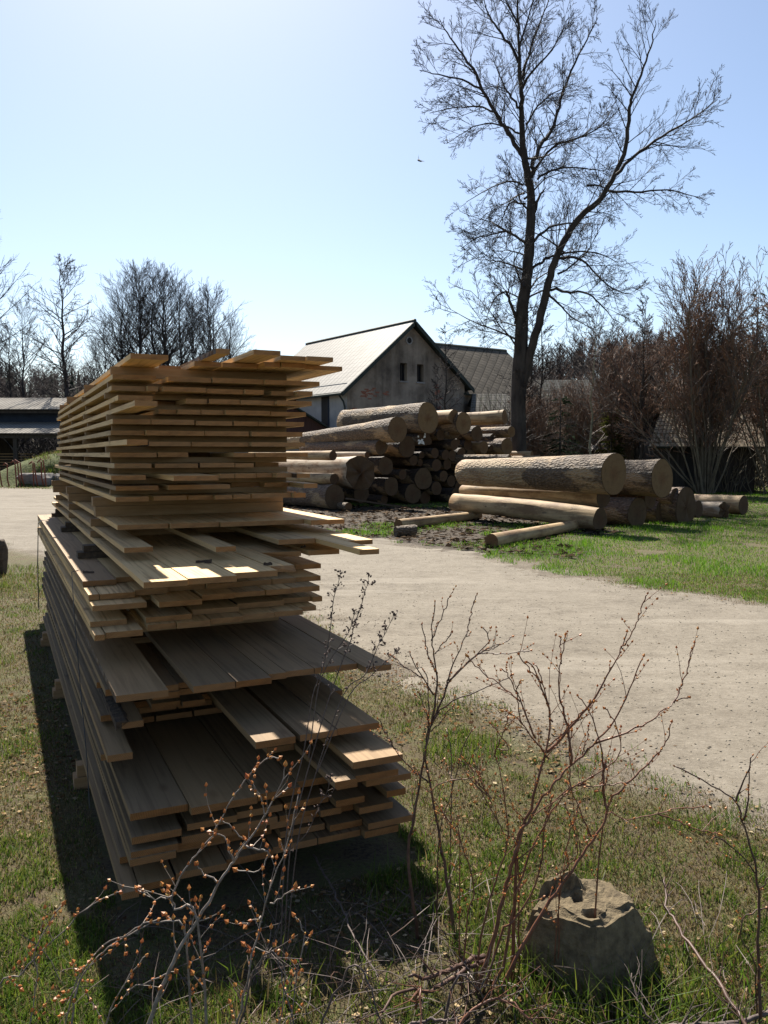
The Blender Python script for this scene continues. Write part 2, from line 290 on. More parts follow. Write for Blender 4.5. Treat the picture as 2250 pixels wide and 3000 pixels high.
# ------------------------------------------------------------------ mesh helpers
def tag(o, label=None, cat=None, group=None, kind=None):
    if label: o['label'] = label
    if cat: o['category'] = cat
    if group: o['group'] = group
    if kind: o['kind'] = kind
    return o
def link(name, me, parent=None, loc=(0, 0, 0), rotz=0.0):
    o = bpy.data.objects.new(name, me); COL.objects.link(o); o.location = loc; o.rotation_euler = (0, 0, rotz)
    if parent: o.parent = parent
    return o
def empty(name, loc=(0, 0, 0), rotz=0.0): return link(name, None, None, loc, rotz)
class MB:
    def __init__(s): s.v = []; s.f = []; s.mi = []; s.uv = {}
    def face(s, idx, mi=0, uv=None):
        if uv: s.uv[len(s.f)] = uv
        s.f.append(tuple(idx)); s.mi.append(mi)
    def quad(s, a, b, c, d, mi=0, uv=None):
        n = len(s.v); s.v += [tuple(a), tuple(b), tuple(c), tuple(d)]; s.face((n, n + 1, n + 2, n + 3), mi, uv)
    def poly(s, pts, mi=0):
        n = len(s.v); s.v += [tuple(p) for p in pts]; s.face(range(n, n + len(pts)), mi)
    def box(s, x0, x1, y0, y1, z0, z1, mi=0, fn=None):
        n = len(s.v)
        P = [(x0, y0, z0), (x1, y0, z0), (x1, y1, z0), (x0, y1, z0), (x0, y0, z1), (x1, y0, z1), (x1, y1, z1), (x0, y1, z1)]
        s.v += [fn(*p) if fn else p for p in P]
        for q in ((0, 3, 2, 1), (4, 5, 6, 7), (0, 1, 5, 4), (1, 2, 6, 5), (2, 3, 7, 6), (3, 0, 4, 7)): s.face([n + i for i in q], mi)
    def prism(s, poly, dirv, mi=0):
        n = len(s.v); k = len(poly); d = Vector(dirv)
        s.v += [tuple(p) for p in poly] + [tuple(Vector(p) + d) for p in poly]
        s.face(range(n + k - 1, n - 1, -1), mi); s.face(range(n + k, n + 2 * k), mi)
        for i in range(k): j = (i + 1) % k; s.face((n + i, n + j, n + k + j, n + k + i), mi)
    def tube(s, pts, rads, k=3, mi=0, cap=True):
        pts = [Vector(p) for p in pts]; n0 = len(s.v); m = len(pts)
        t = (pts[1] - pts[0]).normalized()
        u = t.orthogonal().normalized()
        for i in range(m):
            if 0 < i < m - 1: t = (pts[i + 1] - pts[i - 1])
            elif i == m - 1: t = pts[i] - pts[i - 1]
            if t.length < 1e-9: t = Vector((0, 0, 1))
            t = t.normalized(); u = (u - t * u.dot(t))
            u = u.normalized() if u.length > 1e-6 else t.orthogonal().normalized()
            w = t.cross(u); p = pts[i]; r = rads[i]
            for j in range(k):
                a = 2 * math.pi * j / k; ca, sa = math.cos(a) * r, math.sin(a) * r
                s.v.append((p.x + u.x * ca + w.x * sa, p.y + u.y * ca + w.y * sa, p.z + u.z * ca + w.z * sa))
        for i in range(m - 1):
            for j in range(k):
                a = n0 + i * k + j; b = n0 + i * k + (j + 1) % k; s.face((a, b, b + k, a + k), mi)
        if cap:
            s.face([n0 + j for j in range(k - 1, -1, -1)], mi); s.face([n0 + (m - 1) * k + j for j in range(k)], mi)
    def blob(s, c, r, axis=(0, 0, 1), stretch=1.0, mi=0, jit=0.0):   # small eight-faced bead
        ax = Vector(axis).normalized(); u = ax.orthogonal().normalized(); w = ax.cross(u); c = Vector(c); n = len(s.v)
        q = lambda: 1 + random.uniform(-jit, jit)
        P = [c - ax * r * stretch * q()] + [c + (u * math.cos(a) + w * math.sin(a)) * r * q() - ax * r * .25 for a in (0, 1.57, 3.14, 4.71)] + [c + ax * r * stretch * q()]
        s.v += [tuple(p) for p in P]
        for i in range(4):
            j = (i + 1) % 4; s.face((n, n + 1 + j, n + 1 + i), mi); s.face((n + 5, n + 1 + i, n + 1 + j), mi)
    def mesh(s, name, mats, smooth=False):
        me = bpy.data.meshes.new(name); me.from_pydata(s.v, [], s.f)
        for m in (mats if isinstance(mats, (list, tuple)) else [mats]): me.materials.append(M[m])
        me.polygons.foreach_set('material_index', s.mi)
        if s.uv:
            ul = me.uv_layers.new(name='UVMap')
            for fi, uv in s.uv.items():
                for li, c in zip(me.polygons[fi].loop_indices, uv): ul.data[li].uv = c
        if smooth: me.polygons.foreach_set('use_smooth', [True] * len(s.f))
        me.update(); return me
    def obj(s, name, mats, parent=None, loc=(0, 0, 0), rotz=0.0, smooth=False):
        return link(name, s.mesh(name, mats, smooth), parent, loc, rotz)
def np_mesh(name, verts, quads, tris, mat, tint=None):
    me = bpy.data.meshes.new(name); nq, nt = len(quads), len(tris)
    me.vertices.add(len(verts)); me.vertices.foreach_set('co', verts.astype(np.float32).ravel())
    li = np.concatenate([quads.ravel(), tris.ravel()]).astype(np.int32) if nt else quads.ravel().astype(np.int32)
    me.loops.add(len(li)); me.loops.foreach_set('vertex_index', li)
    st = np.concatenate([np.arange(nq) * 4, nq * 4 + np.arange(nt) * 3]).astype(np.int32)
    me.polygons.add(nq + nt); me.polygons.foreach_set('loop_start', st)
    if tint is not None:
        a = me.attributes.new('tint', 'FLOAT_COLOR', 'POINT'); a.data.foreach_set('color', np.c_[tint, np.ones(len(tint))].astype(np.float32).ravel())
    me.materials.append(M[mat]); me.update(calc_edges=True); me.validate(); return me
_lat = {}
def vnoise(x, y, scale, seed=0):
    if seed not in _lat: _lat[seed] = np.random.default_rng(100 + seed).random((256, 256))
    L = _lat[seed]; x = np.asarray(x) * scale + 4000; y = np.asarray(y) * scale + 4000
    xi = np.floor(x).astype(int); yi = np.floor(y).astype(int); fx = x - xi; fy = y - yi
    fx = fx * fx * (3 - 2 * fx); fy = fy * fy * (3 - 2 * fy); a = xi % 256; b = yi % 256; a1 = (a + 1) % 256; b1 = (b + 1) % 256
    return (L[a, b] * (1 - fx) + L[a1, b] * fx) * (1 - fy) + (L[a, b1] * (1 - fx) + L[a1, b1] * fx) * fy
def inside(px, py, poly):
    c = np.zeros(len(px), bool); n = len(poly)
    for i in range(n):
        x0, y0 = poly[i]; x1, y1 = poly[i - 1]
        if y0 == y1: continue
        c ^= ((y0 > py) != (y1 > py)) & (px < (x1 - x0) * (py - y0) / (y1 - y0) + x0)
    return c
def polydist(px, py, poly, closed=True):
    d = np.full(len(px), 1e9); n = len(poly)
    for i in range(n if closed else n - 1):
        x0, y0 = poly[i]; x1, y1 = poly[(i + 1) % n]; dx, dy = x1 - x0, y1 - y0
        t = np.clip(((px - x0) * dx + (py - y0) * dy) / (dx * dx + dy * dy + 1e-12), 0, 1)
        d = np.minimum(d, np.hypot(px - x0 - t * dx, py - y0 - t * dy))
    return d
def smooth01(a, b, x):
    t = np.clip((x - a) / (b - a), 0, 1); return t * t * (3 - 2 * t)
def catmull(P, per=4):
    P = [Vector(p) for p in P]; out = []
    for i in range(len(P) - 1):
        a = P[max(i - 1, 0)]; b = P[i]; c = P[i + 1]; d = P[min(i + 2, len(P) - 1)]
        for j in range(per):
            t = j / per
            out.append(.5 * ((2 * b) + (c - a) * t + (2 * a - 5 * b + 4 * c - d) * t * t + (3 * b - a - 3 * c + d) * t ** 3))
    out.append(P[-1]); return out
def lerp(a, b, t): return a + (b - a) * t
# ---- measured layout in metres
U_ROWS = {1: [(0.217,0.384,1.68),(0.417,0.59,1.72),(0.603,0.737,1.74),(0.737,0.835,1.7),(0.847,0.944,1.72),(0.962,1.192,1.75),(1.187,1.27,1.72)],2: [(0.217,0.434,1.66),(0.484,0.817,1.67),(0.896,1.062,1.95),(1.037,1.212,1.85),(1.133,1.297,1.6)],3: [(0.187,0.358,1.6),(0.446,0.668,1.32),(0.768,0.849,1.7),(0.854,0.971,1.7),(0.999,1.089,1.78),(1.067,1.179,1.7),(1.156,1.26,1.62)],4: [(0.216,0.404,1.7),(0.429,0.658,1.74),(0.671,0.863,1.75),(0.87,0.976,1.76),(1.04,1.183,1.95),(1.124,1.206,1.75),(1.191,1.239,1.7)],5: [(0.202,0.44,1.75),(0.45,0.61,1.76),(0.73,0.857,2.3),(0.732,0.978,1.75),(0.982,1.292,1.74)],6: [(0.206,0.298,1.15),(0.399,0.62,1.74),(0.634,0.954,1.78),(0.952,1.276,1.74)],7: [(0.212,0.384,1.78),(0.383,0.695,1.74),(0.704,0.95,1.76),(0.963,1.264,1.75)],8: [(0.218,0.411,1.74),(0.415,0.641,1.74),(0.655,0.857,1.76),(0.864,1.0,1.75),(1.009,1.113,1.77),(1.112,1.273,1.75)],9: [(0.237,0.337,1.1),(0.463,0.556,1.8),(0.555,0.681,1.76),(0.687,0.812,1.77),(0.808,1.068,1.74),(1.078,1.289,1.76)],10: [(0.232,0.403,1.62),(0.481,0.599,2.05),(0.55,0.719,1.76),(0.718,0.895,1.74),(0.897,1.088,1.73),(1.077,1.296,1.68)],11: [(0.218,0.391,1.76),(0.388,0.449,1.72),(0.473,0.699,1.7),(0.715,0.917,1.75),(0.915,1.027,1.72),(1.053,1.091,1.8),(1.087,1.221,1.77),(1.21,1.316,1.72)],12: [(0.222,0.443,1.74),(0.51,0.742,1.76),(0.748,1.032,1.75),(1.036,1.359,1.72)]}
LEFT_LOGS = [(0.411,25.022,2.347,0.353),(1.383,26.226,2.738,0.417),(2.278,27.242,2.823,0.233),(2.609,27.31,2.611,0.336),(4.179,28.854,2.881,0.246),(4.466,29.205,2.394,0.191),(4.267,28.86,1.873,0.286),(3.427,28.52,1.841,0.215),(2.351,27.679,2.344,0.247),(3.153,28.243,2.298,0.266),(2.316,27.398,1.921,0.179),(1.265,26.705,2.155,0.276),(0.728,26.348,1.836,0.324),(1.652,26.943,1.642,0.166),(2.02,27.294,1.583,0.168),(2.262,27.547,1.561,0.18),(1.706,26.922,1.251,0.203),(2.095,27.48,1.276,0.18),(2.611,28.073,1.616,0.201),(2.59,28.12,1.255,0.212),(0.951,26.713,1.404,0.17),(0.593,26.306,0.964,0.157),(1.27,26.708,0.809,0.339),(1.953,27.178,0.889,0.178),(2.249,27.727,0.71,0.193),(0.231,26.023,0.597,0.289),(1.713,26.991,0.492,0.225),(0.925,26.502,0.346,0.31),(0.049,25.754,1.245,0.286),(2.39,27.203,0.254,0.248),(1.341,27.017,0.155,0.215),(2.14,27.642,0.218,0.198),(2.871,28.467,1.911,0.198),(2.997,28.565,1.489,0.269),(2.635,28.282,0.902,0.225),(2.953,28.658,1.007,0.256),(3.94,29.302,2.036,0.204),(3.86,29.366,2.153,0.175),(-0.679,24.297,1.061,0.474),(-1.444,24.08,0.887,0.158),(-1.423,23.843,0.379,0.33),(-1.483,24.177,1.563,0.14),(-0.509,25.318,1.583,0.098),(-0.086,25.395,1.818,0.231),(-0.693,25.428,0.393,0.284)]
RIGHT_LOGS = [(4.628,16.692,1.206,0.402),(6.081,18.126,1.067,0.401),(4.503,17.234,0.211,0.259),(4.644,17.541,0.687,0.229),(5.618,18.33,0.296,0.332),(6.075,18.893,0.582,0.222),(6.762,19.192,0.601,0.222),(7.034,19.284,0.379,0.412),(7.526,19.811,0.288,0.208),(8.552,20.77,0.187,0.211),(9.278,21.358,0.286,0.248),(6.522,19.384,0.203,0.281)]
TREE_LIMBS = [([(5.17,32.0,1.75),(5.17,32.0,4.61),(5.24,32.0,5.97),(5.27,32.0,7.25),(5.43,32.0,8.51),(5.52,32.0,9.78),(5.53,32.0,11.03),(5.43,32.0,11.95),(5.21,32.0,13.11),(5.15,32.0,14.34),(5.12,32.0,15.33),(5.04,32.0,16.3),(4.99,32.0,17.44),(4.95,32.0,18.9),(4.98,32.0,20.18),(4.9,32.0,21.06)],0.46),([(5.31,32.0,4.09),(5.64,31.77,5.77),(5.9,31.63,6.76),(6.14,31.45,7.98),(6.4,31.31,8.94),(6.89,31.16,9.89),(7.36,31.05,10.43),(7.9,30.95,10.88),(8.38,30.8,11.72),(8.69,30.66,12.62),(8.74,30.49,13.74),(8.82,30.39,14.32),(9.16,30.25,15.19),(9.41,30.1,16.04),(9.44,30.0,16.68)],0.27),([(8.3,30.5,11.62),(9.1,30.12,12.35),(10.13,29.69,12.96),(10.94,29.36,13.36),(11.71,29.0,13.89)],0.085),([(5.43,32.0,11.86),(5.66,32.14,12.58),(5.98,32.31,13.38),(6.57,32.51,14.3),(6.9,32.75,15.48),(7.56,33.08,17.14),(8.22,33.35,18.45),(8.59,33.5,19.2)],0.13),([(5.74,32.3,12.46),(6.61,32.89,13.51),(7.89,33.5,14.16),(8.89,33.99,14.78),(9.56,34.5,15.87)],0.07),([(5.23,32.0,12.77),(4.69,31.73,13.42),(4.14,31.44,14.12),(3.6,31.15,14.8),(2.98,30.76,15.73),(2.55,30.54,16.18),(1.89,30.2,16.86),(1.56,30.0,17.29)],0.12),([(4.08,31.0,13.94),(3.47,30.66,14.04),(2.54,30.18,13.85),(1.31,29.5,13.35)],0.05),([(3.55,30.7,14.61),(2.72,30.46,14.9),(1.73,30.2,15.01),(1.01,30.0,15.08)],0.05),([(5.04,32.0,16.22),(4.51,32.49,17.36),(4.12,32.81,18.09),(3.8,33.12,18.83),(3.67,33.5,19.88)],0.075),([(5.06,32.0,14.51),(4.73,32.68,15.37),(4.47,33.39,16.35),(4.28,34.0,17.22)],0.06),([(5.12,32.0,15.24),(5.6,31.33,15.76),(6.12,30.68,16.17),(6.45,30.0,16.68)],0.06),([(5.14,32.0,15.49),(5.61,32.4,17.15),(6.17,32.77,18.65),(6.55,33.0,19.6)],0.07),([(5.32,32.0,13.97),(5.94,32.66,14.94),(6.66,33.24,15.69),(7.79,34.0,16.44)],0.055),([(5.44,32.0,9.48),(4.9,31.7,9.78),(4.44,31.47,9.93),(3.9,31.22,9.74),(3.12,30.85,9.48),(2.51,30.5,8.99)],0.07),([(5.05,32.0,6.61),(4.76,31.72,7.28),(4.51,31.51,7.78),(4.02,31.31,7.45),(3.65,31.0,6.66)],0.09),([(5.58,32.0,8.6),(6.21,32.28,9.08),(7.14,32.62,9.42),(8.58,33.11,9.54),(9.68,33.5,9.19)],0.08),([(5.65,32.0,9.61),(6.43,32.61,10.36),(7.43,33.21,10.74),(8.47,33.8,10.77)],0.08),([(6.16,31.5,7.78),(6.84,31.14,7.59),(7.58,30.74,7.43),(8.14,30.31,6.79),(8.47,30.0,6.26)],0.07),([(5.77,32.0,11.95),(6.68,32.31,12.46),(7.79,32.64,12.58),(9.02,33.0,12.57)],0.06),([(8.24,31.0,11.18),(9.15,30.74,11.06),(10.42,30.36,11.02),(11.58,30.0,10.6)],0.06),([(5.66,32.0,10.78),(5.91,31.8,11.38),(6.08,31.7,11.64)],0.09),([(6.6,31.7,8.95),(7.28,31.34,8.87),(7.79,30.96,8.29),(8.48,30.42,7.45),(9.17,30.0,7.13)],0.07),([(6.24,31.7,7.61),(6.69,31.98,7.24),(7.29,32.32,6.79),(8.29,32.8,6.34)],0.06),([(5.48,32.0,7.58),(6.47,32.64,8.05),(7.07,33.0,8.21)],0.05),([(5.26,32.0,11.7),(4.64,32.4,11.99),(3.84,32.93,11.82),(3.02,33.5,11.47)],0.05),([(5.36,32.0,11.03),(4.72,32.32,11.13),(4.43,32.68,10.55),(4.04,33.0,10.12)],0.05),([(5.42,32.0,12.69),(5.93,31.08,12.45),(6.35,30.0,12.46)],0.05),([(5.2,32.0,13.52),(4.62,32.41,14.01),(3.98,32.81,14.33),(3.24,33.26,14.33),(2.15,34.0,13.91)],0.05),([(5.04,32.0,16.79),(5.24,31.3,17.41),(5.42,30.5,18.09)],0.05),([(4.98,32.0,17.6),(4.44,31.49,18.14),(4.04,31.0,18.67)],0.05)]
BUSH_RED = [([(0.231,2.36,-0.139),(0.247,2.36,-0.078),(0.288,2.363,0.048),(0.327,2.372,0.175),(0.365,2.383,0.322),(0.391,2.39,0.418),(0.433,2.4,0.546),(0.475,2.411,0.694),(0.475,2.411,0.694),(0.497,2.42,0.814),(0.475,2.425,0.891),(0.45,2.43,0.959),(0.424,2.432,0.985)],0.0075),([(0.321,2.36,-0.099),(0.34,2.36,-0.011),(0.397,2.367,0.111),(0.462,2.376,0.227),(0.526,2.383,0.322),(0.59,2.39,0.412),(0.648,2.396,0.495),(0.674,2.402,0.572),(0.719,2.405,0.617),(0.777,2.409,0.671),(0.822,2.413,0.719),(0.844,2.415,0.754),(0.857,2.419,0.801)],0.0065),([(0.65,2.396,0.494),(0.719,2.397,0.514),(0.816,2.399,0.534),(0.899,2.4,0.55),(0.97,2.4,0.556)],0.0035),([(0.663,2.4,0.546),(0.652,2.405,0.623),(0.658,2.41,0.687),(0.655,2.408,0.66),(0.634,2.417,0.78),(0.604,2.422,0.848),(0.574,2.425,0.886)],0.004),([(0.396,2.39,0.422),(0.427,2.397,0.508),(0.488,2.404,0.604),(0.531,2.407,0.651),(0.578,2.411,0.694),(0.621,2.414,0.737),(0.69,2.42,0.814),(0.733,2.426,0.899),(0.771,2.433,1.002)],0.006),([(0.625,2.414,0.741),(0.75,2.418,0.788),(0.81,2.42,0.822),(0.861,2.423,0.865),(0.913,2.424,0.878)],0.0035),([(0.557,2.409,0.677),(0.548,2.417,0.78),(0.531,2.422,0.848),(0.518,2.428,0.925),(0.531,2.433,1.002),(0.54,2.438,1.062)],0.004),([(0.484,2.412,0.711),(0.548,2.417,0.78),(0.63,2.425,0.882),(0.673,2.43,0.959),(0.707,2.435,1.019),(0.724,2.439,1.075)],0.0045),([(0.497,2.419,0.805),(0.488,2.423,0.865),(0.467,2.429,0.942),(0.45,2.432,0.976)],0.003),([(0.492,2.411,0.694),(0.441,2.416,0.763),(0.398,2.42,0.814),(0.355,2.421,0.839)],0.003),([(0.449,2.415,0.754),(0.415,2.422,0.848),(0.389,2.426,0.899),(0.364,2.43,0.951),(0.342,2.431,0.963)],0.003),([(0.288,2.36,-0.038),(0.352,2.365,0.08),(0.385,2.378,0.258),(0.423,2.387,0.38),(0.475,2.396,0.495),(0.526,2.402,0.578),(0.584,2.405,0.623),(0.578,2.405,0.617),(0.621,2.407,0.643)],0.005),([(0.269,2.36,-0.018),(0.298,2.376,0.227),(0.359,2.39,0.412),(0.365,2.398,0.527),(0.34,2.409,0.668),(0.33,2.413,0.719),(0.372,2.413,0.728),(0.321,2.418,0.797)],0.0035),([(0.224,2.36,-0.078),(0.25,2.376,0.233),(0.269,2.382,0.31),(0.224,2.394,0.463),(0.14,2.404,0.604),(0.269,2.407,0.643),(0.226,2.411,0.694)],0.003),([(0.276,2.36,-0.078),(0.346,2.372,0.169),(0.397,2.376,0.233),(0.462,2.386,0.361),(0.501,2.401,0.566),(0.689,2.411,0.694),(0.694,2.418,0.788),(0.655,2.422,0.848)],0.004),([(0.398,2.39,0.418),(0.359,2.394,0.476),(0.301,2.402,0.578),(0.269,2.406,0.636),(0.321,2.402,0.575),(0.252,2.407,0.643)],0.003),([(0.526,2.383,0.322),(0.577,2.39,0.412),(0.558,2.397,0.508),(0.539,2.401,0.559)],0.0025),([(0.616,2.394,0.463),(0.584,2.399,0.54),(0.546,2.405,0.623)],0.003)]
BUSH_SLIM = [([(0.234,2.628,0.014),(0.23,2.628,0.029),(0.198,2.639,0.259),(0.188,2.64,0.298),(0.188,2.64,0.298),(0.165,2.647,0.45),(0.136,2.654,0.603),(0.145,2.66,0.736),(0.145,2.665,0.849),(0.126,2.667,0.897)],0.006),([(0.106,2.63,0.058),(0.08,2.64,0.298),(0.108,2.648,0.47),(0.131,2.654,0.612),(0.159,2.659,0.726),(0.221,2.662,0.793),(0.296,2.663,0.821),(0.352,2.665,0.849),(0.418,2.666,0.878)],0.006),([(0.159,2.659,0.726),(0.202,2.664,0.831),(0.216,2.666,0.887),(0.258,2.671,0.991),(0.281,2.672,1.02)],0.004),([(0.157,2.659,0.717),(0.173,2.665,0.849),(0.164,2.669,0.944),(0.154,2.672,1.02),(0.168,2.677,1.123)],0.004),([(0.209,2.665,0.859),(0.277,2.668,0.925),(0.342,2.671,0.991),(0.319,2.673,1.038)],0.003),([(0.202,2.664,0.84),(0.249,2.667,0.897),(0.314,2.669,0.953),(0.375,2.671,0.982)],0.003),([(0.164,2.663,0.812),(0.107,2.667,0.906),(0.084,2.669,0.953)],0.003),([(0.173,2.666,0.887),(0.145,2.669,0.944),(0.136,2.671,0.991),(0.121,2.674,1.048)],0.0025),([(0.164,2.669,0.953),(0.192,2.671,0.982),(0.22,2.672,1.02)],0.002),([(0.146,2.65,0.527),(0.098,2.652,0.565),(0.061,2.654,0.603),(0.018,2.656,0.66)],0.003),([(0.184,2.643,0.355),(0.221,2.649,0.489),(0.259,2.655,0.641),(0.296,2.658,0.707)],0.003)]
BUSH_GREY = [([(-0.631,2.1,0.061),(-0.621,2.1,0.102),(-0.585,2.102,0.198),(-0.547,2.114,0.283),(-0.495,2.126,0.367),(-0.437,2.14,0.462),(-0.403,2.147,0.514),(-0.369,2.153,0.557),(-0.32,2.163,0.629),(-0.296,2.169,0.673),(-0.256,2.174,0.706)],0.0065),([(-0.495,2.126,0.367),(-0.554,2.129,0.391),(-0.565,2.134,0.424),(-0.531,2.144,0.495),(-0.493,2.151,0.543),(-0.458,2.157,0.581),(-0.42,2.167,0.658),(-0.39,2.174,0.702),(-0.361,2.179,0.74),(-0.321,2.184,0.779),(-0.282,2.185,0.784)],0.0042),([(-0.528,2.119,0.32),(-0.568,2.125,0.363),(-0.628,2.125,0.358),(-0.676,2.121,0.33),(-0.744,2.117,0.301),(-0.801,2.106,0.231),(-0.83,2.1,0.164),(-0.847,2.1,0.071)],0.0035),([(-0.437,2.14,0.462),(-0.482,2.142,0.481),(-0.502,2.147,0.514)],0.003),([(-0.403,2.147,0.514),(-0.429,2.156,0.577),(-0.464,2.158,0.591)],0.003),([(-0.369,2.153,0.557),(-0.324,2.151,0.543),(-0.309,2.15,0.533),(-0.333,2.144,0.491),(-0.398,2.144,0.491)],0.003),([(-0.565,2.134,0.424),(-0.609,2.134,0.419),(-0.659,2.137,0.443)],0.0025),([(-1.016,2.102,0.198),(-0.968,2.105,0.222),(-0.92,2.113,0.273),(-0.858,2.121,0.33),(-0.806,2.129,0.386),(-0.747,2.134,0.419),(-0.703,2.136,0.438)],0.003),([(-0.833,2.1,0.061),(-0.821,2.1,0.138),(-0.806,2.103,0.208),(-0.744,2.114,0.283),(-0.676,2.12,0.325),(-0.598,2.126,0.367)],0.0035),([(-0.744,2.1,0.061),(-0.713,2.1,0.153),(-0.674,2.105,0.222),(-0.631,2.113,0.273)],0.003),([(-0.395,2.1,0.061),(-0.385,2.1,0.102),(-0.355,2.108,0.245),(-0.322,2.128,0.381),(-0.294,2.141,0.472),(-0.255,2.157,0.581),(-0.231,2.172,0.687)],0.0035),([(-0.327,2.126,0.367),(-0.357,2.125,0.358),(-0.366,2.124,0.353)],0.002),([(-0.303,2.132,0.405),(-0.264,2.134,0.424),(-0.234,2.138,0.448)],0.0022),([(-0.678,2.1,0.174),(-0.673,2.1,0.184),(-0.595,2.105,0.222),(-0.546,2.107,0.236)],0.002),([(-0.32,2.163,0.629),(-0.336,2.172,0.687),(-0.371,2.178,0.731)],0.002),([(-0.296,2.169,0.673),(-0.271,2.178,0.731),(-0.266,2.183,0.769)],0.002),([(-0.369,2.153,0.557),(-0.409,2.159,0.601),(-0.444,2.162,0.62)],0.002),([(-0.282,2.1,0.061),(-0.262,2.102,0.198),(-0.282,2.112,0.268),(-0.356,2.115,0.292)],0.0022),([(-0.253,2.1,0.061),(-0.232,2.104,0.212),(-0.213,2.12,0.325),(-0.238,2.127,0.372)],0.0025),([(-0.946,2.1,0.061),(-0.919,2.105,0.222),(-0.926,2.115,0.292),(-0.86,2.132,0.405)],0.0022)]
WEEDS = [([(-0.327,2.518,0.029),(-0.309,2.513,0.377),(-0.281,2.51,0.553),(-0.248,2.508,0.684),(-0.22,2.506,0.857),(-0.193,2.505,0.931),(-0.176,2.504,0.994),(-0.164,2.502,1.067),(-0.154,2.501,1.157),(-0.142,2.5,1.2),(-0.131,2.5,1.239)],0.0025),([(-0.316,2.518,0.018),(-0.293,2.513,0.377),(-0.249,2.51,0.575),(-0.206,2.508,0.728),(-0.167,2.506,0.857),(-0.124,2.504,0.977),(-0.101,2.503,1.034),(-0.091,2.502,1.081),(-0.071,2.501,1.134),(-0.058,2.501,1.183),(-0.045,2.5,1.216)],0.0025),([(-0.233,2.509,0.663),(-0.207,2.506,0.857),(-0.19,2.505,0.92),(-0.163,2.504,0.974),(-0.11,2.503,1.054),(-0.097,2.502,1.091),(-0.089,2.502,1.12)],0.002),([(-0.308,2.518,0.029),(-0.272,2.513,0.377),(-0.223,2.51,0.575),(-0.126,2.506,0.86),(-0.062,2.505,0.92),(-0.035,2.504,0.974),(-0.016,2.503,1.021),(0.004,2.503,1.054),(0.03,2.502,1.11)],0.0022),([(-0.206,2.509,0.619),(-0.108,2.506,0.857),(-0.048,2.505,0.914),(0.004,2.504,0.964),(0.037,2.504,0.994)],0.002),([(-0.351,2.518,0.029),(-0.315,2.514,0.321),(-0.24,2.512,0.421),(-0.203,2.511,0.508),(-0.179,2.51,0.547),(-0.164,2.51,0.604)],0.0015)]
BUSH_EDGE = [([(1.024,2.15,0.016),(1.017,2.15,0.163),(1.012,2.161,0.393),(1.002,2.164,0.476),(0.971,2.17,0.599),(0.95,2.173,0.664),(0.883,2.175,0.711),(0.784,2.177,0.763)],0.005),([(0.95,2.173,0.664),(0.976,2.177,0.746),(0.99,2.179,0.793)],0.003),([(0.965,2.17,0.611),(0.982,2.174,0.699),(0.984,2.177,0.758)],0.003),([(1.002,2.164,0.476),(0.931,2.168,0.552),(0.89,2.169,0.57)],0.0022),([(1.008,2.162,0.429),(1.037,2.164,0.464)],0.002),([(1.005,2.153,0.216),(0.963,2.156,0.299),(0.98,2.159,0.358),(1.038,2.16,0.376)],0.003)]
DEADWOOD = [([(0.545,2.04,0.12),(0.645,2.115,0.12),(0.758,2.141,0.12),(0.882,2.132,0.12),(1.007,2.15,0.12),(1.066,2.177,0.12)],0.011),([(0.977,2.089,0.18),(0.963,2.189,0.18),(0.947,2.332,0.18),(0.922,2.493,0.18),(0.916,2.595,0.18),(0.956,2.734,0.18)],0.007),([(0.751,2.107,0.15),(0.71,2.179,0.15),(0.703,2.275,0.15)],0.004),([(0.302,2.434,0.2),(0.214,2.331,0.2),(0.145,2.237,0.2),(0.07,2.187,0.2)],0.009),([(0.303,2.398,0.22),(0.203,2.281,0.22),(0.126,2.175,0.22),(0.053,2.139,0.22),(-0.008,2.004,0.22)],0.007),([(-0.382,2.098,0.3),(-0.34,2.107,0.3),(-0.293,2.084,0.3),(-0.261,2.04,0.3),(-0.204,1.942,0.3)],0.003),([(-0.169,2.075,0.3),(-0.098,2.049,0.3),(-0.044,2.006,0.3),(0.003,1.949,0.3)],0.0035),([(-0.28,1.941,0.2),(-0.133,2.002,0.2),(-0.003,2.033,0.2),(0.093,2.049,0.2),(0.155,2.025,0.2),(0.184,1.994,0.2)],0.006),([(0.087,2.179,0.2),(0.095,2.091,0.2),(0.091,1.941,0.2)],0.004),([(0.154,2.083,0.25),(0.196,2.071,0.25),(0.279,2.097,0.25)],0.004),([(0.093,1.936,0.22),(0.183,1.981,0.22),(0.286,2.02,0.22),(0.377,1.95,0.22),(0.424,1.906,0.22)],0.0045),([(-0.273,3.135,0.12),(-0.217,2.969,0.12),(-0.151,2.737,0.12),(-0.094,2.525,0.12),(-0.015,2.323,0.12)],0.0045),([(0.048,2.902,0.1),(0.11,2.773,0.1),(0.141,2.668,0.1)],0.003)]
# ------------------------------------------------------------------ ground and yard road
NEAR_EDGE = [(-34, 27), (-22, 21), (-14, 17.8), (-8, 15.3), (-6.3, 14.5), (-3, 11.2), (-.6, 8.15), (-.27, 6.77), (.07, 6.17), (.54, 5.55), (.80, 5.23), (1.01, 4.78), (1.18, 4.4), (1.33, 4.07), (1.53, 3.87), (1.74, 3.66), (2.6, 2.95), (4.5, 1.3), (8, -3)]
FAR_EDGE = [(13, 1.5), (8, 5), (6, 6.8), (4.02, 8.6), (3.38, 9.22), (2.69, 10.15), (1.98, 11.7), (1.28, 13.37), (0, 15.16), (-1.0, 16.4), (-1.9, 17.6), (-3.2, 20), (-4.6, 25), (-8, 32), (-14.85, 37.5), (-17.8, 38.5), (-24, 42), (-34, 46)]
MUD = [(-5, 19), (-2.3, 17.2), (0, 15.5), (1.6, 13.3), (2.9, 12.6), (3.4, 13.8), (3.0, 16), (4.6, 16.2), (5, 19), (4, 24), (0, 25.5), (-6, 27)]
